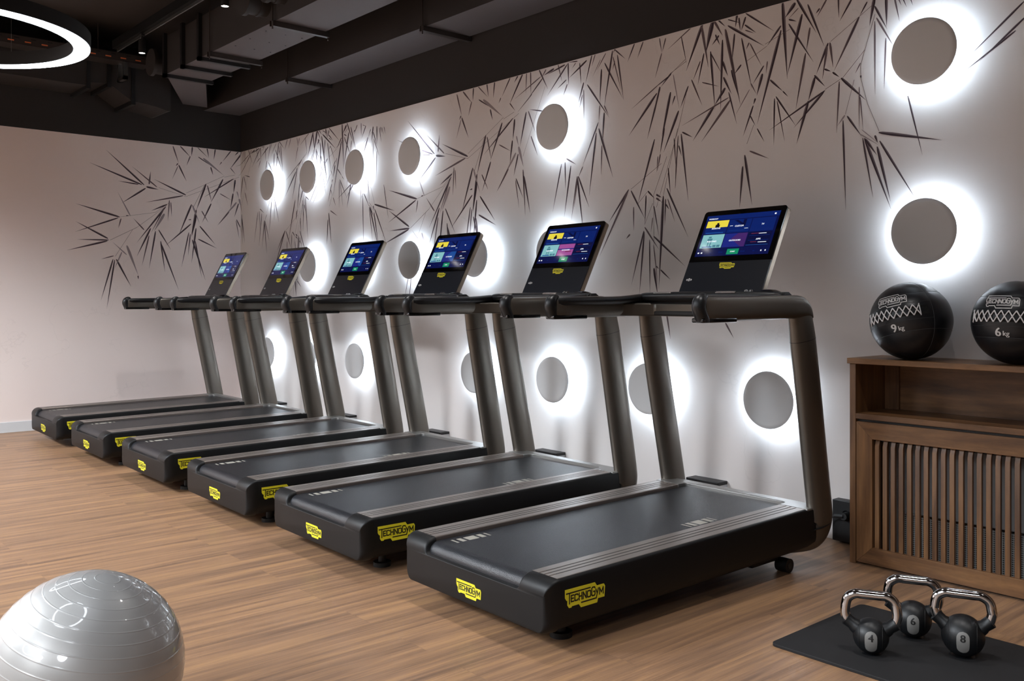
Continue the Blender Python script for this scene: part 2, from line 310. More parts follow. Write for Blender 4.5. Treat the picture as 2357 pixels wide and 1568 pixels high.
# ------------------------------------------------------------------ room
PER = 4.64
MUR = "-6032,2426,-6408,2748,13,0;-6054,2427,-6565,2606,13,0;-6090,2428,-6290,2446,9,0;-6017,2394,-6254,2226,13,0;-6010,2410,-5885,2390,14,0;-5900,2414,-6155,2607,9,1;-5982,2437,-5966,2572,12,1;-5597,2355,-5930,2494,13,0;-5885,2411,-5597,2339,3,3;-5597,2339,-5002,2597,2,3;-5628,2345,-6017,2249,11,1;-5796,2242,-5959,2167,12,0;-6276,2083,-5916,2152,2,3;-5916,2152,-5766,2267,3,3;-6276,2083,-6693,2191,14,0;-6290,2074,-6700,1913,11,0;-6262,2069,-6288,1969,8,1;-6170,2100,-6298,2339,10,2;-6212,2101,-6184,2103,6,0;-6032,1964,-6142,2079,9,1;-6388,1860,-6693,2016,13,0;-6381,1846,-6680,1840,10,0;-6394,1837,-6772,1730,13,0;-6368,1846,-6106,1986,4,3;-6106,1986,-5810,2219,3,3;-6206,1703,-6346,1829,9,2;-6148,1961,-6318,1685,3,3;-6333,1689,-6456,1652,7,1;-6340,1655,-6456,1242,11,0;-6325,1648,-6401,1156,11,0;-6308,1656,-6163,1381,13,0;-6254,1730,-6325,1561,11,2;-6206,1798,-6090,1493,21,2;-6094,1493,-6090,1456,9,0;-5810,2219,-6106,1831,13,0;-5825,2203,-5959,1941,9,1;-5966,1985,-6106,1691,13,0;-5982,1910,-6054,1597,10,1;-5916,1958,-5982,1569,12,0;-5825,2143,-5930,1957,23,2;-5772,2289,-5788,2070,8,1;-5757,2267,-5748,2117,7,1;-5885,1974,-5757,1770,9,0;-5863,1856,-5818,1535,11,0;-5856,1826,-5674,1348,13,0;-5536,2260,-5674,1924,14,0;-5542,2053,-5810,1813,11,0;-5542,2099,-5574,2094,7,0;-5566,1960,-5644,1591,9,0;-5550,1945,-5574,1715,8,0;-5488,2010,-5536,1640,13,0;-5528,1885,-5385,1458,14,0;-5496,1871,-5426,1488,11,0;-5464,1895,-5257,1803,10,0;-5448,2035,-5273,1841,11,0;-5528,2253,-5448,2058,13,2;-5426,2198,-5353,2078,8,1;-5488,2148,-5536,1915,19,0;-5735,2858,-5674,2683,10,1;-5674,2667,-5590,2500,11,0;-5682,2652,-5743,2510,5,1;-5682,2682,-5704,2652,8,0;-5658,2866,-5550,2763,10,1;-5528,2873,-5536,2773,11,0;-5550,2771,-5590,2668,8,1;-5052,2300,-5257,2045,8,2;-5394,2478,-5520,2223,4,3;-5093,2880,-5193,2748,8,0;-5203,2743,-5228,2707,6,1;-5274,2884,-5292,2757,10,0;-5368,2884,-5347,2773,9,0;-5474,2875,-5357,2775,6,1;-5463,2772,-5326,2693,7,0;-5410,2763,-5183,2602,19,2;-5326,2677,-5300,2593,10,0;-4957,2881,-5108,2675,12,0;-5010,2875,-5054,2828,9,0;-4919,2880,-4928,2729,7,1;-4876,2882,-4873,2714,8,0;-4769,2821,-5044,2710,6,1;-4751,2806,-4909,2682,8,0;-4862,2712,-5015,2609,5,1;-4788,2875,-4697,2721,9,0;-4634,2852,-4742,2823,11,0;-4715,2861,-4760,2813,7,1;-5103,2687,-5044,2623,6,1;-5068,2572,-5400,2346,10,0;-5188,2557,-5326,2291,14,0;-5321,2284,-5421,2073,12,0;-5049,2563,-5068,2414,14,0;-5073,2411,-5103,2240,12,0;-4923,2595,-4991,2355,12,0;-4900,2598,-4825,2435,8,1;-4872,2416,-4802,2269,8,1;-4756,2577,-4890,2608,6,0;-5005,2357,-4952,2204,20,2;-5034,2316,-5123,2203,15,2;-5118,2209,-5244,2057,11,1;-5010,2306,-5059,2151,10,0;-5029,2437,-5005,2357,9,2;-5223,2398,-5093,2336,6,1;-4957,2185,-4933,1851,10,0;-4947,2139,-4881,1867,12,0;-5034,2129,-4957,1981,8,0;-5039,2116,-5000,1914,6,1;-5378,2491,-5485,2200,15,0;-5363,2475,-5316,2303,9,1;-5485,2207,-5539,1927,15,0;-5173,2594,-5594,2376,2,3;-5054,2615,-5173,2581,1,3;-4724,2745,-4957,2281,2,3;-4503,2857,-4702,2675,9,0;-4525,2858,-4702,2824,9,0;-4512,2753,-4604,2705,6,0;-4503,2721,-4542,2649,7,1;-4495,2865,-4491,2713,9,0;-4595,2875,-4555,2748,6,0;-4318,2848,-4486,2760,10,0;-4384,2843,-4372,2698,7,0;-4405,2859,-4491,2867,5,0;-4422,2851,-4456,2821,4,1;-4269,2880,-4330,2696,8,0;-4347,2705,-4397,2577,9,0;-4347,2658,-4345,2449,6,1;-4359,2624,-4389,2533,5,1;-4314,2685,-4113,2433,9,0;-4086,2866,-4160,2510,11,0;-4184,2764,-4200,2551,11,0;-4200,2528,-4208,2429,6,1;-4156,2799,-3997,2541,9,0;-4043,2829,-3990,2528,9,0;-4082,2825,-4013,2600,6,1;-4066,2793,-4086,2740,5,1;-4066,2868,-3975,2790,6,0;-4059,2878,-4082,2848,6,0;-4145,2861,-4224,2766,5,1;-4192,2829,-4265,2726,5,2;-4240,2874,-4273,2798,5,1;-3896,2875,-3956,2766,8,0;-3826,2869,-3874,2773,7,0;-4160,2521,-4121,2451,6,1;-4160,2475,-4176,2279,11,0;-4212,2418,-4355,2153,8,0;-4232,2351,-4297,1940,11,0;-4208,2377,-4082,2043,13,0;-4180,2262,-4188,2071,7,1;-4512,2213,-4418,2163,7,1;-4560,2182,-4648,1859,8,0;-4525,2190,-4521,2008,8,0;-4469,2160,-4534,1814,10,0;-4401,2081,-4439,1874,7,1;-4397,2080,-4297,1864,9,0;-4405,2069,-4355,1731,12,0;-4410,2082,-4465,1786,6,1;-4355,2142,-4397,2074,4,0;-3694,2863,-3676,2767,5,0;-3645,2853,-3673,2771,6,0;-3676,2767,-3729,2623,6,1;-3525,2838,-3485,2664,5,0;-3600,2632,-3683,2560,8,0;-3701,2577,-3922,2461,5,1;-3722,2520,-3944,2295,13,0;-3690,2562,-3715,2478,10,0;-3715,2478,-3793,2252,10,0;-3607,2515,-3676,2253,13,0;-3655,2305,-3690,2146,9,0;-3573,2487,-3596,2432,7,0;-3586,2619,-3539,2396,6,2;-3472,2529,-3532,2406,8,0;-3545,2392,-3662,2154,13,0;-3733,2244,-3871,1852,11,0;-3687,2146,-3711,2044,6,1;-3579,2230,-3566,2051,6,0;-3545,2182,-3522,2115,6,0;-3525,2249,-3472,1839,10,0;-3549,2242,-3573,1922,5,0;-3518,2259,-3439,2217,7,0;-3600,2632,-3486,2680,1,3;-3552,2285,-3676,1844,1,3;-3545,2290,-3718,1820,1,3;-3486,2489,-3545,2290,1,3;-3946,1951,-4119,1752,11,0;-3950,1943,-4202,1533,12,1;-3927,1943,-3813,1758,9,0;-3905,1837,-3905,1686,7,1;-3788,1928,-3734,1877,8,0;-3720,1900,-3678,1878,9,0;-3720,1878,-3681,1853,9,1;-3802,1902,-3812,1719,8,0;-3813,1703,-3699,1559,8,1;-3741,1643,-3496,1450,9,0;-3738,1830,-3699,1641,6,0;-3748,1759,-3763,1667,4,1;-3664,1885,-3699,1318,15,0;-3646,1867,-3653,1704,7,0;-3643,1834,-3618,1800,7,0;-3636,1931,-3473,1624,9,0;-3625,2055,-3608,1885,7,0;-3629,1865,-3574,1721,5,1;-3820,1681,-3923,1343,9,0;-3817,1675,-3857,1280,10,0;-3773,1623,-3770,1280,7,0;-3741,1588,-3706,1340,5,1;-3738,1445,-3709,1280,14,0;-3685,1433,-3608,1371,7,0;-3720,1456,-3699,1439,6,1;-3935,1665,-3968,1638,8,1;-3678,2088,-3927,1951,2,3;-3748,1848,-3813,1719,2,3;-3636,2126,-3741,1897,2,3;-3741,1897,-3738,1588,2,3;-3791,1923,-3871,1852,1,3;-3560,2118,-3571,1925,7,1;-3706,2135,-3716,2037,5,1;-3639,1171,-3608,1009,8,1;-3428,2886,-3630,2779,5,1;-3363,2887,-3488,2622,15,0;-3376,2874,-3325,2613,13,1;-3293,2879,-3344,2700,23,0;-3309,2703,-3278,2356,11,0;-3312,2699,-3231,2559,5,0;-3357,2702,-3402,2522,8,0;-3383,2660,-3435,2560,6,1;-3448,2562,-3370,2396,7,1;-3225,2753,-3240,2339,12,0;-3206,2810,-3103,2359,16,1;-3200,2804,-3109,2390,7,0;-3142,2771,-3160,2617,9,0;-3094,2735,-3026,2436,8,0;-3032,2467,-2997,2402,4,1;-3188,2827,-2945,2659,10,0;-3262,2882,-3206,2826,7,0;-3287,2880,-3225,2778,10,1;-3124,2883,-3136,2805,11,0;-3112,2855,-3103,2777,8,0;-3067,2850,-3097,2776,9,0;-3067,2870,-2883,2729,7,0;-3073,2806,-2997,2744,7,0;-3070,2775,-3009,2744,4,1;-3188,2862,-3097,2821,4,0;-3044,2699,-3064,2664,6,1;-3038,2693,-2962,2551,5,1;-3275,2794,-3243,2726,8,0;-3250,2784,-3300,2737,9,0;-3097,2585,-3145,2538,8,0;-3163,2567,-3115,2406,11,0;-3225,2630,-3188,2536,11,0;-3218,2536,-3163,2429,10,0;-3182,2443,-3127,2251,7,0;-3206,2472,-3281,2382,14,0;-3284,2380,-3438,2195,14,0;-3172,2395,-3376,2182,12,1;-3182,2412,-3521,2297,6,1;-3370,2532,-3250,2488,5,1;-3041,2434,-3139,2299,5,2;-2948,2551,-3020,2460,7,0;-2957,2508,-2994,2391,13,0;-3003,2378,-3015,2345,8,0;-3017,2340,-3085,2175,8,0;-2925,2571,-2934,2504,5,1;-2839,2724,-2991,2232,14,0;-2839,2749,-2928,2655,9,0;-2928,2655,-3059,2597,2,3;-2829,2882,-2800,2450,16,0;-3038,2288,-3003,2224,5,0;-2991,2207,-2945,2127,5,0;-2908,2465,-2828,2388,8,0;-2828,2388,-2795,2353,4,0;-3603,2627,-3494,2693,1,3;-3603,2622,-3757,2551,6,0;-3693,2551,-3757,2347,10,0;-3606,2515,-3672,2242,11,0;-3714,2527,-3757,2485,7,0;-2940,2668,-2784,2717,1,3;-2710,2782,-2799,2474,14,0;-2880,2357,-2885,2099,7,0;-2871,2366,-2748,2187,7,0;-2863,2340,-2816,2110,5,0;-2575,2349,-2914,2186,8,0;-2580,2346,-2759,2179,10,0;-2791,2748,-2642,2511,8,0;-2745,2876,-2626,2664,10,0;-2676,2826,-2580,2583,9,0;-2751,2853,-2813,2786,16,0;-2791,2772,-2743,2751,7,0;-2732,2820,-2791,2776,3,1;-2663,2700,-2684,2581,8,1;-2689,2568,-2748,2278,10,1;-2565,2827,-2621,2747,7,1;-2606,2788,-2629,2765,7,0;-2499,2834,-2497,2714,6,0;-2420,2801,-2492,2694,8,0;-2557,2595,-2626,2443,10,0;-2634,2430,-2673,2309,12,0;-2673,2309,-2743,2091,13,0;-2562,2580,-2590,2413,9,1;-2547,2595,-2529,2462,9,1;-2637,2440,-2575,2370,8,0;-2578,2462,-2542,2443,7,0;-2532,2437,-2494,2405,7,0;-2484,2398,-2348,2261,11,0;-2384,2692,-2524,2442,11,1;-2387,2690,-2484,2504,4,0;-2315,2734,-2544,2599,2,3;-2341,2759,-2382,2696,6,0;-2301,2776,-2329,2635,13,0;-2301,2727,-2236,2596,8,0;-2241,2770,-2239,2610,11,0;-2292,2666,-2204,2506,7,1;-2301,2651,-2299,2284,6,1;-2243,2554,-2252,2303,6,1;-2299,2686,-2377,2442,2,3;-2377,2442,-2375,2378,1,3;-2376,2392,-2374,2374,6,0;-2375,2378,-2339,2242,1,3;-2339,2242,-2278,2094,1,3;-2377,2456,-2406,2407,4,1;-2384,2335,-2384,2118,4,1;-2379,2284,-2363,2115,4,1;-2484,2394,-2575,2354,2,3;-2353,2518,-2479,2393,2,3;-2411,2376,-2460,2206,2,3;-2494,2382,-2509,2117,7,1;-2462,2202,-2504,2153,7,2;-2472,2813,-2420,2796,3,1;-2164,2750,-2137,2683,4,0;-2128,2750,-2106,2684,4,0;-2186,2756,-2164,2698,5,1;-2200,2751,-2173,2622,6,1;-3087,2006,-3108,1772,11,0;-3073,2068,-3025,1781,12,0;-3041,2087,-2915,2030,7,1;-3059,2129,-3013,2232,2,3;-3205,1115,-3148,1029,8,1;-1602,2581,-1830,2391,7,0;-1596,2511,-1793,2352,7,0;-1637,2458,-1861,2317,7,0;-2473,2177,-2458,1713,8,0;-2450,2196,-2371,2081,8,0;-2365,2071,-2310,1764,7,0;-2355,2069,-2217,1700,12,0;-2350,2064,-2290,1976,9,0;-2300,2076,-2285,2037,8,0;-2288,2018,-2219,1738,11,0;-2275,2045,-2094,1742,9,0;-2280,2088,-1966,2009,12,0;-2131,2247,-2059,1948,6,0;-2376,2091,-2275,2021,4,2;-2371,2115,-2270,2025,3,2"
def clip(P, ax, lim, keep_ge):
    out = []
    for i in range(len(P)):
        a, b = P[i-1], P[i]
        ia = (a[ax] >= lim) == keep_ge or a[ax] == lim; ib = (b[ax] >= lim) == keep_ge or b[ax] == lim
        if ia != ib:
            t = (lim-a[ax])/(b[ax]-a[ax]); out.append((a[0]+(b[0]-a[0])*t, a[1]+(b[1]-a[1])*t))
        if ib: out.append(b)
    return out

def mural(bmB, bmL):
    k = 0
    for s in MUR.split(';'):
        x0, z0, x1, z1, w, sh = [int(v) for v in s.split(',')]
        x0, z0, x1, z1, w = x0/1000, z0/1000, x1/1000, z1/1000, w/1000
        l = math.hypot(x1-x0, z1-z0)
        if l < 1e-4: continue
        nx, nz = -(z1-z0)/l, (x1-x0)/l
        prof = [(0, .8), (1, .8)] if sh == 3 else [(0, .35), (.06, .75), (.22, 1), (.45, .82), (.75, .38), (1, .02)]
        w = max(w, .0028) if sh == 3 else w*1.2+.001
        k += 1
        fringe = [(0, .4), (.06, .85), (.22, 1.12), (.45, .95), (.75, .5), (1, .03)]; side = 1 if (x1-x0) < 0 else -1
        for c, pr, fr in ((0, prof, 0), (-1, prof, 0)) + (((0, fringe, 1), (-1, fringe, 1)) if sh in (0, 1) else ()):
            up, dn = (1, 1) if (fr or sh != 0 or w < .007) else ((.95, .15) if side > 0 else (.15, .95))
            P = [(x0+(x1-x0)*t+nx*w/2*h*up+c*PER, z0+(z1-z0)*t+nz*w/2*h*up) for t, h in pr]
            P += [(x0+(x1-x0)*t-nx*w/2*h*dn+c*PER, z0+(z1-z0)*t-nz*w/2*h*dn) for t, h in pr[::-1]]
            P = clip(P, 1, ZT-.003, False)
            if len(P) < 3: continue
            e = .0008 + .00001*(k % 60)
            if fr: e = .0003 + .000005*(k % 60)
            mi = 6 if fr else 2+sh
            B = clip(clip(P, 0, XL+.002, True), 0, XR-.1, False)
            if len(B) > 2: poly(bmB, [(x, -e, z) for x, z in B], mi)
            Lq = clip(P, 0, XL-.002, False)
            if len(Lq) > 2: poly(bmL, [(XL+e, x-XL, z) for x, z in Lq], mi)

wm = [M['mural'], M['blackwall'], M['inkd'], M['inkm'], M['inkl'], M['inks'], M['inkf']]
bB = bmesh.new(); box(bB, XL-.2, XR+.2, 0, .2, 0, ZT); box(bB, XL-.2, XR+.2, .004, .2, ZT, ZC+.2, 1)
bL = bmesh.new(); box(bL, XL-.2, XL, YB-.2, 0, 0, ZT); box(bL, XL-.2, XL-.004, YB-.2, 0, ZT, ZC+.2, 1)
mural(bB, bL)
def nrm(name, bm, mats):
    me = bpy.data.meshes.new(name); bm.normal_update(); bm.to_mesh(me); bm.free()
    for m in mats: me.materials.append(m)
    o = bpy.data.objects.new(name, me); link(o); o['kind'] = 'structure'; return o
nrm('wall_back', bB, wm); nrm('wall_left', bL, [M['muralw']]+wm[1:])
struct('wall_right', bxm(XR, XR+.2, YB-.2, 0, 0, ZC+.2), M['room'])
struct('wall_front', bxm(XL-.2, XR+.2, YB-.2, YB, 0, ZC+.2), M['room'])
struct('floor', bxm(XL-.2, XR+.2, YB-.2, .2, -.1, 0), M['floor'])
bm = bmesh.new(); box(bm, XL-.2, XR+.2, YB-.2, .2, ZC, ZC+.15)
struct('ceiling', bm, M['ceiling'])
bm = bmesh.new(); box(bm, XL, XR, -2.72, -2.70, ZC-.004, ZC+.001); box(bm, XL, XR, -5.52, -5.5, ZC-.004, ZC+.001)
struct('trim_1', bm, M['black'])
struct('baseboard_left', bxm(XL, XL+.014, YB, 0, 0, .10), M['white'], bevel=.003)

# ------------------------------------------------------------------ wall lamps
def make_lamp():
    r = empty('wall_lamp', (0, 0, 0), 0, '', 'wall lamp')
    bm = bmesh.new(); Y = Matrix.Rotation(PI/2, 4, 'X')   # lathe z -> world -y
    lathe(bm, [(0, .0925), (.135, .0925), (.149, .090), (.156, .085), (.157, .080), (.154, .076), (.147, .074), (0, .074)], 72, Y)
    obj('lamp_shade', bm, M['disc'], r, smooth=40)
    bm = bmesh.new(); lathe(bm, [(0, .0745), (.07, .0745), (.07, .012), (.085, .012), (.085, .001), (0, .001)], 40, Y)
    obj('wall_mount', bm, M['white'], r, smooth=40)
    bm = bmesh.new(); lathe(bm, [(.092, .074), (.092, .070), (.134, .070), (.134, .074), (.092, .074)], 64, Y)
    obj('led_strip', bm, M['led'], r)
    return r
ZA, ZB, ZL = 2.4287, 1.5744, .7022
LX = lambda i: -8.8218+.8505*i
T_, M_, B_ = 'grey disc wall lamp, top row, ', 'grey disc wall lamp, middle row, ', 'grey disc wall lamp, bottom row, '
lamps = [(0, ZA, T_+'first from the corner of the walls'), (1, ZA, T_+'second from the corner of the walls'), (2, ZA, T_+'third from the corner of the walls'),
 (3, ZA, T_+'fourth from the corner of the walls'), (5, ZA, T_+'fifth from the corner, standing alone'), (8, ZA, T_+'high above the medicine balls'),
 (1, ZB, M_+'partly behind the screen second from the plain wall'), (2, ZB, M_+'only its glow showing behind a screen'), (3, ZB, M_+'whole disc between two screens'),
 (4, ZB, M_+'cut by the screen third from the cabinet'), (5, ZB, M_+'a sliver beside the screen second from the cabinet'), (8, ZB, M_+'just above the ball marked 9kg'),
 (0, ZL, B_+'first from the corner, partly behind a post'), (1, ZL, B_+'a sliver squeezed between two treadmill posts'), (2, ZL, B_+'third from the corner, whole disc beside a post'),
 (4, ZL, B_+'half hidden by a post, fourth from the corner'), (5, ZL, B_+'whole disc between two posts, fifth from the corner'), (6, ZL, B_+'half hidden by a treadmill post beside the framed one'),
 (7, ZL, B_+'framed by the treadmill standing beside the cabinet')]
proto = make_lamp(); index_kids()
for i, (k, z, lab) in enumerate(lamps):
    o = proto if i == 0 else copy_tree(proto)
    o.location = (LX(k), 0, z); o['label'] = lab; o['group'] = 'disc wall lamps on the mural wall'

# ------------------------------------------------------------------ ceiling services
# supply duct running along the lamp wall
r = empty('air_duct', (-4, -.22, 3.27), 0, 'long rectangular black air duct running along the lamp wall, flush in the corner', 'air duct')
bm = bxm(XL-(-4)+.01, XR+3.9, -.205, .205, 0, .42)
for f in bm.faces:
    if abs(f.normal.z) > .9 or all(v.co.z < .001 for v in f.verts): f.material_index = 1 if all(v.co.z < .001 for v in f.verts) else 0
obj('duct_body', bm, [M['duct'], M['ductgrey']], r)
for x in (-7.67, -5.57, -3.45, -1.3):
    bm = bmesh.new(); box(bm, -.02, .02, -.235, .215, -.038, -.002); box(bm, -.02, -.014, -.24, .22, -.038, .0)
    o = obj('support_bar', bm, M['ductbar'], r); o.location = (x+4, 0, 0)
    bm = bmesh.new(); cyl(bm, (0, -.228, .24), (0, 0, 1), .005, .60, 8)
    o = obj('threaded_rod', bm, M['ductbar'], r); o.location = (x+4, 0, 0)
# second duct with a tapered end
r = empty('air_duct', (-4, -1.12, 3.27), 0, 'rectangular black air duct beside the spotlights, its end tapering towards the plain wall', 'air duct')
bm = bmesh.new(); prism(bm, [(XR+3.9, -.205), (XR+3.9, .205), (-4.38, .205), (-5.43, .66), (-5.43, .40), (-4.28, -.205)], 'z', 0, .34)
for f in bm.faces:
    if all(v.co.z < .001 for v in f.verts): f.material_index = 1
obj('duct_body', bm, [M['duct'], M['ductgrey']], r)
for i, x in enumerate((-7.29, -6.18, -4.1, -2.0)):
    bm = bmesh.new(); box(bm, -.02, .02, -.225, .235, -.04, -.002); box(bm, -.02, -.014, -.235, .24, -.04, 0)
    o = obj('support_bar', bm, M['ductbar'], r); o.location = (x+4, 0, 0)
    bm = bmesh.new(); cyl(bm, (0, -.222, .24), (0, 0, 1), .005, .60, 8); cyl(bm, (0, .232, .24), (0, 0, 1), .005, .60, 8)
    o = obj('threaded_rod', bm, M['ductbar'], r); o.location = (x+4, 0, 0)
for x in (-7.5, -7.86, -8.27):
    bm = bmesh.new(); box(bm, -.02, .02, -.235, .225, -.03, 0); box(bm, -.02, .02, -.235, -.205, -.03, .36)
    o = obj('flange', bm, M['black'], r); o.location = (x+4, 0, 0)
for x, l, rd in ((-6.32, .17, .10), (-6.03, .14, .075)):
    bm = bmesh.new(); cyl(bm, (0, -.20-l/2, .16), (0, 1, 0), rd, l, 32); cyl(bm, (0, -.2-l, .16), (0, 1, 0), rd*1.18, .03, 32); cyl(bm, (0, -.27, .16), (0, 1, 0), rd*1.08, .02, 32)
    o = obj('round_spigot', bm, M['duct'], r, smooth=40); o.location = (x+4, 0, 0)
bm = bmesh.new(); cyl(bm, (-4.53, -.14, .15), (0, 1, 0), .10, .20, 32); cyl(bm, (-4.53, -.24, .15), (0, 1, 0), .122, .03, 32); obj('round_spigot', bm, M['duct'], r, smooth=40)
# rivets
bm = bmesh.new()
for x in (-6.98, -6.72, -6.45):
    for y in (-.14, .02, .16): cyl(bm, (x+4, y, -.001), (0, 0, 1), .006, .004, 8)
obj('rivets', bm, M['black'], r)
# duct along the left wall
r = empty('air_duct', (-9.3, -2.4, 3.25), 0, 'black sectioned air duct along the plain wall under the cable tray', 'air duct')
def yz(bm, pts, x0, x1): prism(bm, [(y+2.4, z-3.25) for y, z in pts], 'x', x0, x1)
bm = bmesh.new(); yz(bm, [(-5.5, 3.25), (-1.745, 3.25), (-1.745, 3.60), (-5.5, 3.60)], -.28, .20); obj('straight_section', bm, M['duct'], r)
bm = bmesh.new(); yz(bm, [(-1.745, 3.28), (-1.56, 3.30), (-1.34, 3.156), (-1.34, 3.52), (-1.56, 3.58), (-1.745, 3.58)], -.28, .20); obj('offset_section', bm, M['duct'], r)
bm = bmesh.new(); yz(bm, [(-1.33, 3.16), (-1.2, 3.15), (-1.1, 3.135), (-1.0, 3.11), (-.97, 3.115), (-.97, 3.5), (-1.33, 3.5)], -.28, .20); obj('bend_section', bm, M['duct'], r)
for y, z in ((-2.55, 3.25), (-1.745, 3.25), (-1.56, 3.29), (-1.335, 3.155)):
    bm = bmesh.new(); yz(bm, [(y-.018, z-.03), (y+.018, z-.03), (y+.018, z+.36), (y-.018, z+.36)], -.30, .215); obj('flange', bm, M['black'], r)
for y in (-5.0, -3.4, -1.9):
    bm = bmesh.new(); cyl(bm, (0, y+2.4, .46), (0, 0, 1), .006, .22, 8); obj('hanger_rod', bm, M['ductbar'], r)
# cable tray
r = empty('cable_tray', (-8.96, -3.0, 3.47), 0, 'perforated steel cable tray with slots coloured as orange glints running along the plain wall', 'cable tray')
bm = bmesh.new(); box(bm, -.10, .10, -6, 1.75, 0, .003); box(bm, .098, .10, -6, 1.75, 0, .075); box(bm, -.10, -.098, -6, 1.75, 0, .075)
obj('tray_channel', bm, M['ductbar'], r)
bm = bmesh.new()
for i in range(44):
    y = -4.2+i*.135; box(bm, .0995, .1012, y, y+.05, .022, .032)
o = obj('perforation', bm, M['slotglint'], r); o['label'] = 'row of slots with orange light painted on'
bm = bmesh.new()
for i in range(44):
    y = -4.15+i*.135; box(bm, .0995, .1012, y, y+.04, .05, .058)
obj('upper_perforation', bm, M['black'], r)
bm = bmesh.new(); box(bm, -.09, .09, 1.50, 1.54, -.16, -.13); box(bm, .06, .09, 1.50, 1.54, -.16, 0); box(bm, -.09, -.06, 1.5, 1.54, -.16, 0); obj('bracket', bm, M['chromegrey'], r)
for y in (-4.5, -1.2, 1.3):
    bm = bmesh.new(); cyl(bm, (0, y, .175), (0, 0, 1), .006, .345, 8); obj('hanger_rod', bm, M['ductbar'], r)
# light track and spots
r = empty('light_track', (-8.70, -1.635, 3.5), 0, 'thin black ceiling light track carrying cylinder spotlights', 'light track')
bm = bxm(0, 11.6, -.022, .022, .025, .10); obj('track_profile', bm, M['track'], r)
bm = bxm(0.02, 11.58, .012, .022, .0, .025); obj('track_lip', bm, M['chromegrey'], r)
for x in (3.0, 5.4, 7.8, 10.5):
    bm = bxm(x-.02, x+.02, -.02, .02, .10, ZC-3.503); obj('track_bracket', bm, M['black'], r)
def make_spot():
    r = empty('track_spotlight', (0, 0, 0), 0, '', 'spotlight', 'spotlights on the ceiling track')
    bm = bmesh.new(); lathe(bm, [(0, .118), (.026, .118), (.028, .115), (.0285, 0), (.026, 0), (.026, .012), (0, .012)], 32); obj('spot_housing', bm, M['blackmatte'], r, smooth=40)
    bm = bmesh.new(); cyl(bm, (0, 0, .134), (0, 0, 1), .007, .034, 12); box(bm, -.03, .03, -.016, .016, .148, .15+.012); obj('track_adapter', bm, M['blackmatte'], r)
    bm = bmesh.new(); lathe(bm, [(0, .004), (.0255, .004), (.0255, .011), (0, .011)], 24); obj('lens', bm, M['spotlens'], r)
    return r
sp = make_spot(); index_kids()
sx = [-8.0, -6.33, -4.66, -3.0, -1.33, .34]
slab = ['black cylinder spotlight on the track, above the end of the cable tray', 'black cylinder spotlight on the track, beside the round duct spigots',
        'black cylinder spotlight, third along the track from the cable tray', 'black cylinder spotlight, fourth along the track from the cable tray', 'black cylinder spotlight, fifth along the track from the cable tray', 'black cylinder spotlight, last along the track from the cable tray']
for i, x in enumerate(sx):
    o = sp if i == 0 else copy_tree(sp); o.location = (x, -1.635, 3.348); o['label'] = slab[i]
# ring pendants
def make_ring(x, y, z, R, lab, g=True):
    r = empty('ring_pendant_lamp', (x, y, z), 0, lab, 'pendant lamp', 'ring pendant lamps')
    w = .088
    bm = bmesh.new(); lathe(bm, [(R, .004), (R+.004, .004), (R+.004, .085), (R-w-.004, .085), (R-w-.004, .004), (R-w, .004), (R-w, .012), (R, .012), (R, .004)], 128)
    obj('ring_housing', bm, M['blackmatte'], r, smooth=35)
    bm = bmesh.new(); lathe(bm, [(R-.001, 0), (R-.001, .011), (R-w+.001, .011), (R-w+.001, 0), (R-.001, 0)], 128); obj('ring_diffuser', bm, M['ring'], r)
    for a in (20, 140, 260):
        bm = bmesh.new(); cx, cy = (R-w/2)*math.cos(math.radians(a)), (R-w/2)*math.sin(math.radians(a))
        cyl(bm, (cx, cy, (.085+ZC-z)/2), (0, 0, 1), .0012, ZC-z-.085, 6); obj('suspension_cable', bm, M['chromegrey'], r)
make_ring(-5.877, -3.43, 2.70, .715, 'glowing ring pendant lamp hanging below the cable tray end of the room')
make_ring(-2.55, -4.35, 2.70, .715, 'glowing ring pendant lamp hanging above the floor by the exercise ball')
make_ring(-2.86, -7.9, 2.70, .715, 'glowing ring pendant lamp far behind the exercise ball')
make_ring(-6.6, -7.4, 2.70, .715, 'glowing ring pendant lamp far back beside the plain wall')

# ------------------------------------------------------------------ writing and badges
def text_tris(s, size, align='CENTER', spacing=1.0):
    cu = bpy.data.curves.new('t', 'FONT'); cu.body = s; cu.size = size; cu.align_x = align; cu.align_y = 'CENTER'; cu.space_character = spacing; cu.resolution_u = 3
    o = bpy.data.objects.new('t', cu); COL.objects.link(o)
    dg = bpy.context.evaluated_depsgraph_get(); me = o.evaluated_get(dg).to_mesh()
    vs = [(v.co.x, v.co.y) for v in me.vertices]; fs = [list(p.vertices) for p in me.polygons]
    o.evaluated_get(dg).to_mesh_clear(); bpy.data.objects.remove(o); bpy.data.curves.remove(cu)
    return vs, fs
def put_text(bm, s, size, F, mi, align='CENTER', bold=0):
    vs, fs = text_tris(s, size, align)
    for k in ([0] if not bold else [-bold, 0, bold]):
        V = [bm.verts.new(F(x+k, y, 1.0+.1*(k != 0))) for x, y in vs]
        for f in fs:
            try: bm.faces.new([V[i] for i in f]).material_index = mi
            except ValueError: pass
PLATE = [(0,0),(74,0),(79,-6.8),(93,-6.4),(97,-6.6),(100,-11),(98.3,-30.4),(82,-30.4),(79.7,-37.6),(39,-38),(34,-31.2),(16.7,-31.5),(15.5,-33.5),(9.7,-33.3),(6,-27.9),(6,-19.9),(3.7,-19.4),(.3,-14.1)]
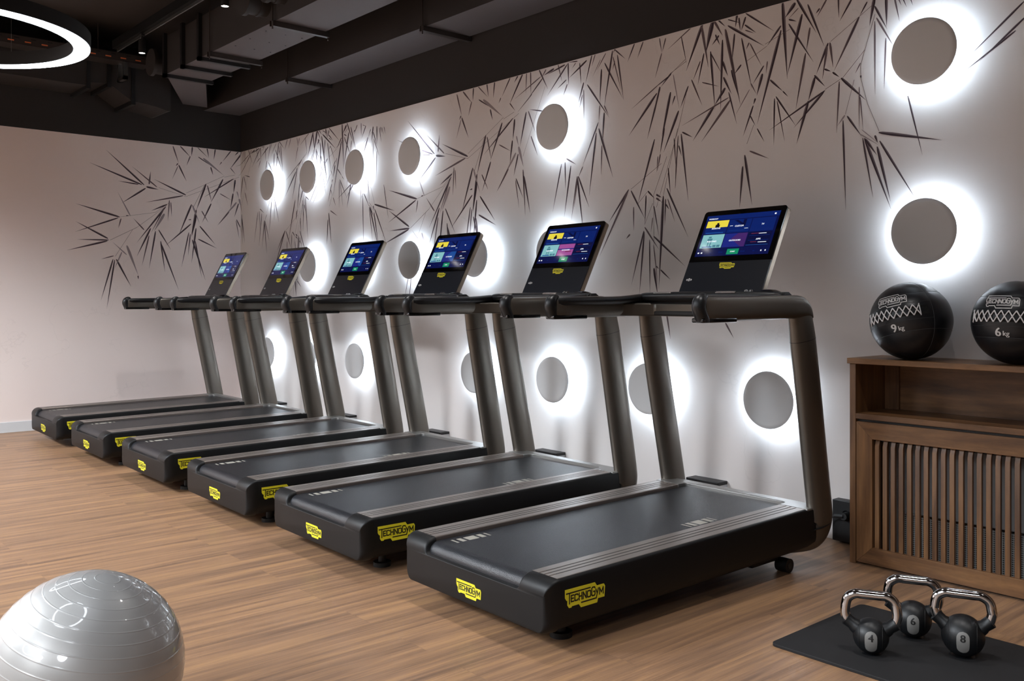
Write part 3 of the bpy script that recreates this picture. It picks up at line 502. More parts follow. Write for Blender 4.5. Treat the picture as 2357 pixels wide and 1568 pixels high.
STROKES = [[(3.3,-7.4),(62,-7)],[(10.9,-7.4),(10.7,-26)],
 [(21.5,-12.2),(15,-12.2),(15,-23),(21.5,-23)],[(15,-17.5),(20.5,-17.5)],
 [(31.5,-14),(30,-12.2),(25,-12.2),(23.8,-13.5),(23.8,-21.7),(25,-23),(30,-23),(31.5,-21.3)],
 [(34.3,-11.5),(34.3,-23.7)],[(41,-11.5),(41,-23.7)],[(34.3,-17.5),(41,-17.5)],
 [(44.3,-23.7),(44.3,-11.8),(51.8,-23.4),(51.8,-11.5)],
 [(56,-12.2),(61.5,-12.2),(62.8,-13.5),(62.8,-21.7),(61.5,-23),(56,-23),(54.8,-21.7),(54.8,-13.5),(56,-12.2)],
 [(74,-9.8),(72.5,-8),(67.5,-8),(65.8,-10),(65.8,-21),(67.5,-23),(72.5,-23),(74,-21.3),(74,-15.8),(70,-15.8)],
 [(76,-12.5),(79.3,-20)],[(82.5,-12),(77,-29),(40,-29.3)],
 [(85.5,-23.7),(85.5,-12),(90.2,-20.5),(95,-12),(95,-23.7)]]
def stroke_quads(pl, w):
    out = []
    for a, b in zip(pl, pl[1:]):
        dx, dy = b[0]-a[0], b[1]-a[1]; l = math.hypot(dx, dy); dx, dy = dx/l, dy/l; nx, ny = -dy*w/2, dx*w/2
        a2 = (a[0]-dx*w*.42, a[1]-dy*w*.42); b2 = (b[0]+dx*w*.42, b[1]+dy*w*.42)
        n = max(1, int(l/6))
        for i in range(n):
            p = (a2[0]+(b2[0]-a2[0])*i/n, a2[1]+(b2[1]-a2[1])*i/n); q = (a2[0]+(b2[0]-a2[0])*(i+1)/n, a2[1]+(b2[1]-a2[1])*(i+1)/n)
            out.append([(p[0]+nx, p[1]+ny), (q[0]+nx, q[1]+ny), (q[0]-nx, q[1]-ny), (p[0]-nx, p[1]-ny)])
    return out
def badge(name, width, F, parent, outline=False, label=None):
    """F(x, y, lift) maps plate metres to 3D; plate centred on (0, 0)"""
    s = width/100; bm = bmesh.new(); T = lambda x, y: ((x-50)*s, (y+19)*s)
    if outline:
        for q in stroke_quads(PLATE+[PLATE[0]], 2.4): poly(bm, [F(*T(*p), 1.0) for p in q], 0)
        for st in STROKES:
            for q in stroke_quads(st, 2.6): poly(bm, [F(*T(*p), 1.0) for p in q], 0)
        o = obj(name, bm, [M['whiteink']], parent)
    else:
        a = [bm.verts.new(F(*T(*p), 1.0)) for p in PLATE]; b = [bm.verts.new(F(*T(*p), 0)) for p in PLATE]
        bm.faces.new(a)
        for i in range(len(a)): bm.faces.new((a[i], a[i-1], b[i-1], b[i]))
        for st in STROKES:
            for q in stroke_quads(st, 2.5): poly(bm, [F(*T(*p), 1.4) for p in q], 1)
        o = obj(name, bm, [M['yellow'], M['ink']], parent)
    if label: o['label'] = label
    return o

# ------------------------------------------------------------------ screen materials
def scr(name, c, s=1.0):
    m = bpy.data.materials.new(name); m.use_nodes = True; b = m.node_tree.nodes['Principled BSDF']
    b.inputs['Base Color'].default_value = (.005, .005, .006, 1); b.inputs['Roughness'].default_value = .08
    b.inputs['Emission Color'].default_value = c; b.inputs['Emission Strength'].default_value = s; return m
SM = [scr(n, srgb(*c), k) for n, c, k in (('screen_navy', (5, 14, 66), .8), ('screen_blue', (7, 30, 96), .8), ('screen_yellow', (222, 204, 66), .8), ('screen_teal', (130, 185, 190), .75),
      ('screen_dark', (5, 10, 52), .8), ('screen_green', (18, 130, 92), .8), ('screen_white', (240, 245, 255), .9), ('screen_violet', (26, 36, 118), .8),
      ('screen_pink', (150, 74, 140), .8), ('screen_midblue', (24, 70, 140), .8), ('screen_shade', (70, 120, 135), .8), ('screen_darkest', (14, 10, 20), .8), ('screen_red', (110, 36, 66), .8), ('screen_dusk', (62, 34, 96), .8))]

# ------------------------------------------------------------------ treadmill
SL = .015
def shear(o_bm):
    for v in o_bm.verts: v.co.z += SL*v.co.y
def mir(pts): return [(-x, z) for x, z in pts[::-1]]
UP = Vector((0, .460, .888)); NR = Vector((0, -.888, .460)); D0 = Vector((0, 1.475, 1.295))
def DP(x, s, n=0): return D0 + Vector((x, 0, 0)) + UP*s + NR*n

def rrect(x0, x1, z0, z1, r, n=5, corners=(1, 1, 1, 1)):
    out = []
    for (cx, cz, a0), on in zip(((x1-r, z1-r, 0), (x0+r, z1-r, 90), (x0+r, z0+r, 180), (x1-r, z0+r, 270)), corners):
        if not on:
            out.append({0: (x1, z1), 90: (x0, z1), 180: (x0, z0), 270: (x1, z0)}[a0]); continue
        for i in range(n+1):
            a = math.radians(a0+90*i/n); out.append((cx+r*math.cos(a), cz+r*math.sin(a)))
    return out

def make_screen(parent, variant):
    bm = bmesh.new()
    U0, U1, V0, V1 = -.224, .221, .438, .196     # left,right, top, bottom in slab metres
    def F(u, v, n=.0012): return DP(U0+(U1-U0)*u, V0+(V1-V0)*v, n)
    def q(u0, v0, u1, v1, mi, n=.0012): poly(bm, [F(u0, v1, n), F(u1, v1, n), F(u1, v0, n), F(u0, v0, n)], mi)
    q(0, 0, 1, 1, 0, .0010)
    q(0, 0, 1, .115, 1, .0012)
    c = [(.03, .335), (.345, .65), (.66, .97)]; R1, R2 = (.135, .455), (.475, .80)
    for i, (a, b) in enumerate(c):
        q(a, R1[0], b, R1[1], 1, .0014); q(a, R2[0], b, R2[1], (3, 7, 4)[i], .0014)
    q(.03, .135, .335, .30, 2, .0016); q(.16, .23, .22, .30, 11, .0018); q(.175, .19, .205, .24, 11, .0018); q(.05, .42, .3, .445, 9, .0016)
    # custom tile arcs
    for k in range(6): a = .42+.02*k; q(a, .15+.02*k, a+.05, .17+.02*k, 4, .0016)
    q(.37, .28, .41, .29, 6, .0016); q(.58, .36, .63, .368, 6, .0016); q(.37, .40, .60, .405, 9, .0016); q(.54, .14, .58, .30, 4, .0016)
    # routines
    q(.12, .52, .16, .56, 10, .0016); q(.11, .57, .18, .62, 10, .0016); q(.125, .62, .14, .76, 10, .0016); q(.16, .62, .175, .76, 10, .0016); q(.06, .76, .2, .785, 9, .0016); q(.21, .73, .255, .785, 10, .0016); q(.265, .73, .31, .785, 10, .0016)
    # outdoors
    if variant == 1: q(.345, .475, .65, .80, 8, .0015); q(.345, .60, .65, .63, 7, .0016); q(.5, .68, .62, .70, 12, .0016)
    else: poly(bm, [F(.52, .475, .0016), F(.65, .475, .0016), F(.65, .80, .0016), F(.60, .80, .0016), F(.44, .60, .0016)], 13 if variant == 0 else 9)
    for v0, u0, u1, mi in ((.50, .70, .82, 12), (.505, .80, .90, 6), (.55, .68, .95, 1), (.66, .68, .95, 1), (.70, .72, .80, 12), (.71, .82, .93, 6), (.77, .67, .96, 9)): q(u0, v0, u1, v0+.012, mi, .0016)
    q(.44, .845, .60, .975, 5, .0016)
    for u in (.03, .075): q(u, .90, u+.022, .93, 6, .0016)
    for u in (.89, .945): q(u, .90, u+.014, .93, 6, .0016)
    for u in (.20, .33, .36, .63, .66, .79): q(u, .90, u+.008, .93, 1, .0016); q(u+.014, .90, u+.022, .93, 1, .0016)
    if variant < 3: q(.93, .045, .95, .08, 6, .0016)
    def T(s, u, v, size, b=.0003):
        put_text(bm, s, size, lambda x, y, l: DP(U0+(U1-U0)*u+x, V0+(V1-V0)*v+y, .0016+.0003*l), 6, bold=b)
    T('WORKOUT', .10, .085, .011); T('SESSIONS', .18, .325, .013); T('CUSTOM', .50, .30, .013); T('TV', .815, .295, .013)
    T('ROUTINES', .18, .645, .0125); T('OUTDOORS', .50, .645, .0125); T('APPS', .815, .645, .0125); T('START', .52, .912, .010)
    return obj('screen', bm, SM, parent)

def make_treadmill(variant=0):
    r = empty('treadmill', (0, 0, 0), 0, '', 'treadmill', 'treadmills in the row under the mural')
    # side skirts, rear cap
    for s in (-1, 1):
        P = [(.430, .2645), (.446, .2645), (.454, .262), (.459, .255), (.459, .128), (.455, .108), (.444, .090), (.425, .077), (.40, .070), (.36, .067), (.36, .20), (.430, .22)]
        P = [(s*x, z) for x, z in P]
        bm = bmesh.new(); prism(bm, P, 'y', 0, 1.60); shear(bm); obj('side_skirt', bm, M['shell'], r, smooth=40)
    # rear cap built in layers
    L_ = []
    def add(x, z, ix, iz): L_.append((x, z, ix, iz))
    for a in range(0, 91, 15):   # outer bottom-right corner .. going anticlockwise from bottom
        t = math.radians(a); add(.459-.055+.055*math.sin(t), .067+.055-.055*math.cos(t), -.030*math.sin(t), .012*math.cos(t))
    for a in range(0, 91, 30):
        t = math.radians(a); add(.459-.012+.012*math.cos(t), .2645-.012+.012*math.sin(t), -.030+.018*a/90, -.052)
    add(.312, .2645, 0, -.052); add(.305, .262, -.002, -.0505); add(.300, .25, -.001, -.041); add(.295, .222, 0, -.0155); add(.283, .207, 0, -.003)
    half = L_
    full = half+[(-x, z, -ix, iz) for x, z, ix, iz in half[::-1]]
    bm = bmesh.new(); prev = None; first = None
    for k in range(0, 9):
        t = math.radians(90*k/8); ring = [bm.verts.new((x+ix*(1-math.cos(t)), -.058*math.sin(t), z+iz*(1-math.cos(t)))) for x, z, ix, iz in full]
        if prev:
            n = len(ring)
            for i in range(n): bm.faces.new((prev[i], ring[i], ring[(i+1) % n], prev[(i+1) % n]))
        else: first = ring
        prev = ring
    bm.faces.new(prev); bm.faces.new(first[::-1]); shear(bm)
    cap = obj('rear_cap', bm, M['shell'], r, smooth=50)
    badge('rear_badge', .158, lambda x, y, l: Vector((x, -.0582-.0009*l, .128+y)), cap)
    badge('side_badge', .20, lambda x, y, l: Vector((.4592+.0009*l, .121+x, .186+y)), r)
    badge('side_badge', .20, lambda x, y, l: Vector((-.4592-.0009*l, .121-x, .186+y)), r)
    # foot rails with grooves
    for s in (-1, 1):
        xs = [.305, .307]; zs = [.2600, .2645]
        P = [(.306, .235), (.306, .262), (.309, .2652)]
        for g in (.348, .374, .400):
            P += [(g-.0035, .2655), (g-.002, .2630), (g+.002, .2630), (g+.0035, .2655)]
        P += [(.440, .2655), (.445, .2640), (.445, .235)]
        bm = bmesh.new(); prism(bm, [(s*x, z) for x, z in P], 'y', 0.0, 1.53)
        for v in bm.verts:
            if v.co.z < .2635 and .33 < abs(v.co.x) < .42: v.co.z = .2625
        shear(bm); obj('foot_rail', bm, M['rail'], r)
        bm = bmesh.new()
        for g in (.348, .374, .400): box(bm, s*g-.0028, s*g+.0028, .035, 1.5, .2648, .2659)
        shear(bm); obj('rail_groove', bm, M['groove'], r)
    # front frame: U shape with rounded opening
    bm = bmesh.new()
    inn = [(-.306, 1.532)]
    for a in range(0, 91, 15): t = math.radians(a); inn.append((-.306+.025-.025*math.cos(t), 1.592-.025+.025*math.sin(t)))
    inn += [(-x, y) for x, y in inn[::-1]]
    out_ = [(.4565, 1.532)]
    out_ += [(.4565, 1.60), (.44, 1.635), (.35, 1.652), (-.35, 1.652), (-.44, 1.635), (-.4565, 1.60), (-.4565, 1.532)]
    prism(bm, inn+out_, 'z', .20, .2665); shear(bm)
    obj('front_frame', bm, M['frontframe'], r, bevel=.004)
    # deck body + belt
    bm = bmesh.new(); box(bm, -.40, .40, .02, 1.60, .075, .195); shear(bm); obj('deck_body', bm, M['blackmatte'], r)
    prof = []
    for a in range(0, 100, 9):
        t = math.radians(a); prof.append((.008-.046*math.sin(t)*1.0, .205+.045*math.cos(t)))
    prof = prof[::-1]
    P = prof+[(.3, .250), (.9, .250), (1.61, .250), (1.61, .236), (.02, .236), (.0, .20)]
    bm = bmesh.new(); prism(bm, P, 'x', -.296, .296); shear(bm); belt = obj('running_belt', bm, M['belt'], r, smooth=40)
    bm = bmesh.new()
    def marks(x0, x1, ys, sk):
        for a, b in ys: poly(bm, [(x0, a+sk, .2506), (x1, a, .2506), (x1, b, .2506), (x0, b+sk, .2506)])
    marks(-.262, -.212, [(.045, .055), (.072, .094), (.107, .160), (.173, .197), (.213, .222)], .0)
    marks(.205, .262, [(.945, .957), (.972, .996), (1.008, 1.066), (1.080, 1.106), (1.120, 1.130)], .0)
    shear(bm); obj('belt_marking', bm, M['mark'], belt)
    # underframe, feet, wheels
    bm = bmesh.new(); box(bm, -.30, .30, .16, 1.42, .035, .078); box(bm, -.36, .36, 1.25, 1.45, .03, .09); shear(bm); obj('underframe', bm, M['blackmatte'], r, bevel=.006)
    for s in (-1, 1):
        bm = bmesh.new(); cyl(bm, (s*.32, .13, .010), (0, 0, 1), .042, .020, 28); cyl(bm, (s*.32, .13, .045), (0, 0, 1), .018, .06, 16); obj('foot', bm, M['blackmatte'], r, smooth=40)
        bm = bmesh.new(); cyl(bm, (s*.375, 1.47, .032), (1, 0, 0), .032, .06, 28); w = obj('transport_wheel', bm, M['blackmatte'], r, smooth=40)
        bm = bmesh.new(); cyl(bm, (s*.4055, 1.47, .032), (1, 0, 0), .014, .004, 20); obj('hub', bm, M['groove'], w, smooth=40)
        # uprights
        DY, DX = -.004, .008
        path = spline([(s*.408, 1.46, .168), (s*.416, 1.56, .162), (s*.426, 1.618, .168), (s*(.431+DX/2), 1.648, .192), (s*(.432+DX), 1.662+DY, .235), (s*(.434+DX), 1.656+DY, .29)], 6)
        n = len(path); sec = [ring_sect(32, .030+.011*min(1, i/(n*.7)), .080 if i > n*.5 else .074+.006*i/(n*.5), 2.7-.5*i/n) for i in range(n)]
        PX = lambda z: min(.446, .434+(z-.34)*.02)+DX
        PY = lambda z: 1.656-(z-.29)*.196+DY
        path2 = [Vector((s*PX(z), PY(z), z)) for z in (.55, .8, 1.07, 1.195)]
        bm = bmesh.new(); sweep(bm, path+path2, sec+[ring_sect(32, .041, .080, 2.2)]*3+[ring_sect(32, .036, .072, 2.2)]); post = obj('upright_post', bm, M['bronze'], r, smooth=50)
        bm = bmesh.new()
        for z in (1.066, .20):
            y = PY(z) if z > .34 else 1.656+DY; X = PX(z) if z > .5 else .4325+DX*.9; sweep(bm, [Vector((s*X, y, z-.0012)), Vector((s*X, y-.0004, z+.0012))], [ring_sect(32, .0416, .0806, 2.2)])
        obj('joint_seam', bm, M['black'], post)
        # arm
        ys = [.785, .80, .9, 1.1, 1.3, 1.38, 1.425]+[1.425+.112*math.sin(math.radians(q)) for q in (12, 24, 36, 48, 58, 67, 75, 82, 87)]
        bm = bmesh.new(); prev = None
        for i, y in enumerate(ys):
            k = (y-.785)/.675; zb = 1.158+.006*min(k, 1); zt = 1.258+.012*min(k, 1)
            if y > 1.425: zt = zb+.004+(zt-zb-.004)*math.sqrt(max(0, 1-((y-1.425)/.112)**2))
            rx = .032 if y < 1.2 else .032+.009*min(1, (y-1.2)/.2)
            if y > 1.46: rx *= max(.5, 1-((y-1.46)/.10)**2*.5)
            cx = s*(.448+.008*min(1, max(0, (y-1.2)/.2))); cz = (zb+zt)/2; rz = (zt-zb)/2
            if i == 0: rz *= .9; rx *= .85
            ring = [bm.verts.new((cx+u, y, cz+v)) for u, v in ring_sect(32, rx, rz, 3.2)]
            if prev: 
                for j in range(32): bm.faces.new((prev[j], prev[(j+1) % 32], ring[(j+1) % 32], ring[j]))
            else: bm.faces.new(ring)
            prev = ring
        bm.faces.new(prev); arm = obj('handrail_arm', bm, M['bronze'], r, smooth=50)
        bm = bmesh.new()
        gp = spline([(s*.415, 1.36, 1.258), (s*.412, 1.20, 1.246), (s*.412, 1.0, 1.243), (s*.420, .86, 1.241), (s*.436, .80, 1.238)], 5)
        tube(bm, gp, .0205, 18, side=Vector((1, 0, 0)))
        obj('grip_bar', bm, M['rubber'], r, smooth=60)
        gp = spline([(s*.448, .815, 1.262), (s*.448, .790, 1.254), (s*.449, .772, 1.236), (s*.450, .768, 1.214), (s*.451, .778, 1.190), (s*.452, .788, 1.168), (s*.452, .789, 1.156)], 4); n = len(gp)
        bm = bmesh.new(); tube(bm, gp, [.010+.019*min(1, (i/(n*.28)))**.6 for i in range(n)], 20, side=Vector((1, 0, 0)))
        obj('hand_grip', bm, M['rubber'], r, smooth=60)
        bm = bmesh.new(); box(bm, s*.447-.031, s*.447+.031, .762, .985, 1.155, 1.174); obj('pulse_sensor_cap', bm, M['gloss'], r, bevel=.005)
    # dashboard bridge
    bm = bmesh.new(); prism(bm, [(-.43, 1.20), (-.39, 1.31), (-.33, 1.379), (.33, 1.379), (.39, 1.31), (.43, 1.20), (.43, 1.48), (-.43, 1.48)], 'z', 1.1655, 1.232); obj('bridge_body', bm, M['bronze'], r, bevel=.008)
    bm = bmesh.new(); P = [(1.375, 1.168), (1.47, 1.172), (1.49, 1.20), (1.49, 1.235), (1.475, 1.262), (1.44, 1.284), (1.40, 1.282), (1.385, 1.268), (1.40, 1.240), (1.395, 1.20), (1.375, 1.19)]
    prism(bm, P, 'x', -.425, .425); obj('dashboard', bm, M['blackmatte'], r, bevel=.006)
    bm = bmesh.new(); prism(bm, [(1.385, 1.1645), (1.47, 1.1645), (1.47, 1.172), (1.385, 1.1695)], 'x', -.42, .42); obj('dashboard_underside', bm, M['bronze'], r)
    bm = bmesh.new(); tube(bm, spline([(-.42, 1.385, 1.258), (-.38, 1.375, 1.264), (-.2, 1.368, 1.267), (.2, 1.368, 1.267), (.38, 1.375, 1.264), (.42, 1.385, 1.258)], 6), .0215, 18); obj('front_handlebar', bm, M['rubber'], r, smooth=60)
    for x in (-.255, .135):
        bm = bmesh.new(); box(bm, x-.055, x+.055, 1.352, 1.40, 1.287, 1.2885); box(bm, x-.057, x+.057, 1.348, 1.40, 1.2815, 1.2835)
        obj('control_key', bm, M['silver'], r)
    for x in (.235, .262):
        bm = bmesh.new(); cyl(bm, (x, 1.375, 1.285), (1, 0, 0), .012, .006, 16); obj('dial_ring', bm, M['chromegrey'], r, smooth=40)
    bm = bmesh.new(); lathe(bm, [(0, .016), (.03, .014), (.05, .006), (.055, 0), (0, 0)], 32, Matrix.Translation((.33, 1.42, 1.281))); obj('bottle_well_rim', bm, M['gloss'], r, smooth=50)
    # console display
    def slab(bm, x0, x1, s0, s1, n0, n1, rad, corners, mi=0):
        pts = rrect(x0, x1, s0, s1, rad, 5, corners)
        A = [bm.verts.new(DP(x, s, n0)) for x, s in pts]; B = [bm.verts.new(DP(x, s, n1)) for x, s in pts]; n = len(pts)
        bm.faces.new(A).material_index = mi; bm.faces.new(B[::-1]).material_index = mi
        for i in range(n): bm.faces.new((A[i], B[i], B[(i+1) % n], A[(i+1) % n])).material_index = mi
    bm = bmesh.new(); slab(bm, -.25, .25, -.04, .467, -.036, -.006, .018, (1, 1, 0, 0)); disp = obj('console_housing', bm, M['side'], r, bevel=.003)
    bm = bmesh.new(); slab(bm, -.25, .25, .165, .467, -.006, 0, .018, (1, 1, 0, 0)); obj('screen_glass', bm, M['glass'], r)
    bm = bmesh.new(); slab(bm, -.25, .25, -.04, .1645, -.006, -.0004, .002, (0, 0, 0, 0)); obj('lower_panel', bm, M['lower'], r)
    make_screen(r, variant)
    badge('console_badge', .094, lambda x, y, l: DP(x, .138+y, .0004+.0007*l), r)
    bm = bmesh.new(); f = lambda a, rad: DP(-.209+rad*math.cos(a), .062+rad*math.sin(a), .0006)
    for k in range(16):
        a, b = 2*PI*k/16, 2*PI*(k+1)/16; poly(bm, [f(a, .0055), f(a, .0078), f(b, .0078), f(b, .0055)])
        if k % 2 == 0: poly(bm, [f(a, 0), f(a, .0035), f(b, .0035)])
    for sx_ in (-1, 1):
        x = -.209+sx_*.0125; poly(bm, [DP(x-.001, .056, .0006), DP(x+.001, .056, .0006), DP(x+.001, .068, .0006), DP(x-.001, .068, .0006)])
        x = -.209+sx_*.016; poly(bm, [DP(x-.001, .058, .0006), DP(x+.001, .058, .0006), DP(x+.001, .066, .0006), DP(x-.001, .066, .0006)])
    obj('contactless_symbol', bm, M['whiteink'], r)
    return r

TX = [(-2.790, -2.159), (-3.995, -2.159), (-5.150, -2.159), (-6.335, -2.159), (-7.545, -2.159), (-8.755, -2.159)]
TL = ['black treadmill with lit console, standing beside the wooden cabinet',
      'black treadmill with lit console, second from the wooden cabinet',
      'black treadmill with lit console, third from the wooden cabinet',
      'black treadmill with lit console, fourth from the wooden cabinet',
      'black treadmill with lit console, second from the plain wall with skirting',
      'black treadmill with lit console, last in the row beside the plain wall']
RZ = -.0274
for i, (x, y) in enumerate(TX):
    if i < 2: o = make_treadmill(i if i == 0 else 1)
    elif i == 2: o = make_treadmill(4); base4 = o; index_kids()
    else: o = copy_tree(base4)
    o.location = (x, y, 0); o.rotation_euler = (0, 0, RZ); o['label'] = TL[i]

# ------------------------------------------------------------------ gym ball
r = Matrix.Translation((-2.64, -3.66, .2565)) @ Vector((.2, .17, .963)).to_track_quat('Z', 'Y').to_matrix().to_4x4()
bm = bmesh.new(); prof = []; R = .255
NL = 750
for i in range(NL+1):
    a = PI*i/NL; k = math.degrees(a) % 7.2; d = min(k, 7.2-k); rr = R+(.0007*math.exp(-(d/.22)**2) if 5 < math.degrees(a) < 175 else 0)
    prof.append((rr*math.sin(a) if 0 < i < NL else 0, rr*math.cos(a)))
lathe(bm, prof, 112, r.to_3x3().to_4x4())
for v in bm.verts:
    if v.co.z < -.2535: v.co.z = -.2535
o = obj('exercise_ball', bm, M['ball'], None, smooth=180); o.location = (-2.64, -3.66, .2537)
for p in o.data.polygons: p.use_smooth = True
tag(o, 'shiny pearl grey exercise ball with raised rings on the wooden floor', 'exercise ball')

# ------------------------------------------------------------------ cabinet and radiator
X0, X1, Y0, ZH = -2.255, .35, -.33, .972
r = empty('radiator_cabinet', (X0, 0, 0), 0, 'brown stained wooden cabinet with an open niche above slatted doors', 'cabinet')
W = X1-X0
bm = bxm(-.008, W, Y0-.012, -.003, ZH-.026, ZH); obj('top_board', bm, M['cab_x'], r, bevel=.002)
for x in (0, W-.03):
    bm = bxm(x, x+.03, Y0, -.003, 0, ZH-.026); obj('side_panel', bm, M['cab_z'], r, bevel=.0015)
bm = bxm(.03, W-.03, Y0, -.003, .686, .712); obj('shelf', bm, M['cab_x'], r, bevel=.0015)
bm = bxm(.03, W-.03, -.03, -.02, .712, ZH-.026); obj('niche_back', bm, M['cab_x'], r)
bm = bxm(.03, .10, -.045, -.03, .712, ZH-.026); obj('corner_batten', bm, M['cab_z'], r)
def door(xa, xb):
    bm = bmesh.new(); z0, z1 = .012, .674; f = .078; ya, yb = Y0-.004, Y0+.018
    prism(bm, [(xa, z0), (xa, z1), (xa+f, z1-f), (xa+f, z0+f)], 'y', ya, yb)
    prism(bm, [(xb, z0), (xb-f, z0+f), (xb-f, z1-f), (xb, z1)], 'y', ya, yb)
    prism(bm, [(xa+.0006, z1), (xb-.0006, z1), (xb-f, z1-f+.0005), (xa+f, z1-f+.0005)], 'y', ya, yb, 1)
    prism(bm, [(xa+.0006, z0), (xa+f, z0+f-.0005), (xb-f, z0+f-.0005), (xb-.0006, z0)], 'y', ya, yb, 1)
    d = obj('door_frame', bm, [M['cab_z'], M['cab_x']], r, bevel=.001)
    n = int((xb-xa-2*f)/.0376); st = (xb-xa-2*f)/n; bm = bmesh.new()
    for i in range(n):
        c = xa+f+st*(i+.5)-.001
        # slats stand back of the frame, top ends chamfered
        prism(bm, [(Y0+.006, z0+f-.001), (Y0+.006, z1-f-.030), (Y0+.022, z1-f+.012), (Y0+.022, z0+f-.001)], 'x', c-.0105, c+.0105)
    obj('slats', bm, M['cab_z'], d, bevel=.0012)
    bm = bxm(xa+.01, xb-.01, Y0+.03, Y0+.045, z1-f-.01, z1-.01); obj('slat_batten', bm, M['black'], d)
door(.036, 1.30); door(1.306, W-.036)
bm = bxm(.03, W-.03, Y0+.02, Y0+.03, .66, .686); obj('shadow_gap', bm, M['black'], r)
rd = empty('radiator', (-2.08, -.13, .03), 0, 'pale panel radiator with a perforated lower cover behind the cabinet slats', 'radiator')
bm = bxm(0, 2.2, -.01, .09, .205, .60); obj('panel', bm, M['radw'], rd, bevel=.006)
bm = bxm(0, 2.2, -.02, -.012, -.028, .20); obj('perforated_cover', bm, M['perf'], rd)

# ------------------------------------------------------------------ medicine balls
def med_ball(loc, fwd, up, kg, lab, rs=.18):
    r = empty('medicine_ball', loc, 0, lab, 'medicine ball')
    f = Vector(fwd).normalized(); u = Vector(up); u = (u-f*u.dot(f)).normalized(); ri = u.cross(f).normalized()*1
    if ri.x < 0: ri = -ri
    def S(a, b, l=0, rr=rs):
        lo, la = a/rr, b/rr
        d = f*(math.cos(la)*math.cos(lo))+ri*(math.cos(la)*math.sin(lo))+u*math.sin(la); return d*(rr+l)
    bm = bmesh.new(); bmesh.ops.create_icosphere(bm, subdivisions=6, radius=rs)
    # seams: soft panels bulge between seam planes
    for v in bm.verts:
        d = v.co.normalized(); x, y, z = d.dot(ri), d.dot(f), d.dot(u)
        la = math.asin(max(-1, min(1, z))); e = 1
        for q in (.62, -.42): e = min(e, abs(la-q)/.25)
        lo = math.atan2(x, y); k = min(abs(lo-.95), abs(lo+1.15), abs(abs(lo)-PI))
        if -.42 < la < .62 or True: e = min(e, k*math.cos(la)/.25)
        e = max(0, min(1, e)); v.co = d*(rs*(.985+.015*math.sqrt(e)))
    for v in bm.verts:
        if v.co.z < -rs*.985: v.co.z = -rs*.985
    body = obj('ball_shell', bm, M['leather'], r, smooth=180)
    for p in body.data.polygons: p.use_smooth = True
    def arc(fn, n=60, rad=.0011): 
        b = bmesh.new(); tube(b, [fn(i/n) for i in range(n+1)], rad, 6, side=Vector((.3, .5, .8))); return b
    bm = bmesh.new()
    for q in (.62, -.42):
        tube(bm, [S(rs*(-PI+2*PI*i/90), rs*q, -.0022) for i in range(90)], .0011, 6, side=u, closed=True)
    for q in (.95, -1.15, PI):
        tube(bm, [S(rs*q, rs*(-1.45+2.9*i/60), -.0022) for i in range(61)], .0011, 6, side=ri)
    tube(bm, [S(rs*(-1.15+2.1*i/40), rs*.30, .0) for i in range(41)], .0008, 6, side=u)
    tube(bm, [S(rs*(-1.15+2.1*i/40), rs*-.14, .0) for i in range(41)], .0008, 6, side=u)
    obj('seam', bm, M['seam'], r)
    bm = bmesh.new()
    for i in range(24):
        a, b = -.95+1.78*i/24, -.95+1.78*(i+1)/24; poly(bm, [S(rs*a, -.006, .0008), S(rs*b, -.006, .0008), S(rs*b, .034, .0008), S(rs*a, .034, .0008)])
    obj('webbing_strip', bm, M['velcro'], r)
    bm = bmesh.new(); a0, a1, nz = (-.80, .62, 9)
    for i in range(nz):
        xa, xb = rs*(a0+(a1-a0)*i/nz), rs*(a0+(a1-a0)*(i+1)/nz)
        for y0, y1, l in ((-.008, .040, .0034), (.040, -.008, .0046)):
            tube(bm, [S(xa+(xb-xa)*t/4, y0+(y1-y0)*t/4, l+.0008*math.sin(PI*t/4)) for t in range(5)], .0027, 8, side=f)
    for xe in (rs*a0, rs*a1): tube(bm, [S(xe, -.012+.056*t/3, .003) for t in range(4)], .0022, 8, side=f)
    obj('laces', bm, M['lace'], r, smooth=60)
    badge('ball_logo', .155, lambda x, y, l: S(x-.012, y+.080, .0012), r, outline=True)
    bm = bmesh.new(); put_text(bm, str(kg), .052, lambda x, y, l: S(x-.014, y-.052, .0010+.0004*l), 0, bold=.0016); put_text(bm, 'kg', .030, lambda x, y, l: S(x+.018, y-.056, .0010+.0004*l), 0, bold=.0008)
    obj('weight_marking', bm, M['whiteink'], r)
    return r
med_ball((-2.01, -.2245, ZH+.178), (.06, -.985, .12), (-.22, -.1, .97), 9, 'black laced medicine ball marked 9kg on the cabinet top, tilted slightly')
med_ball((-1.558, -.200, ZH+.178), (.03, -1, .08), (.02, 0, 1), 6, 'black laced medicine ball marked 6kg on the cabinet top, cut by the photo edge')

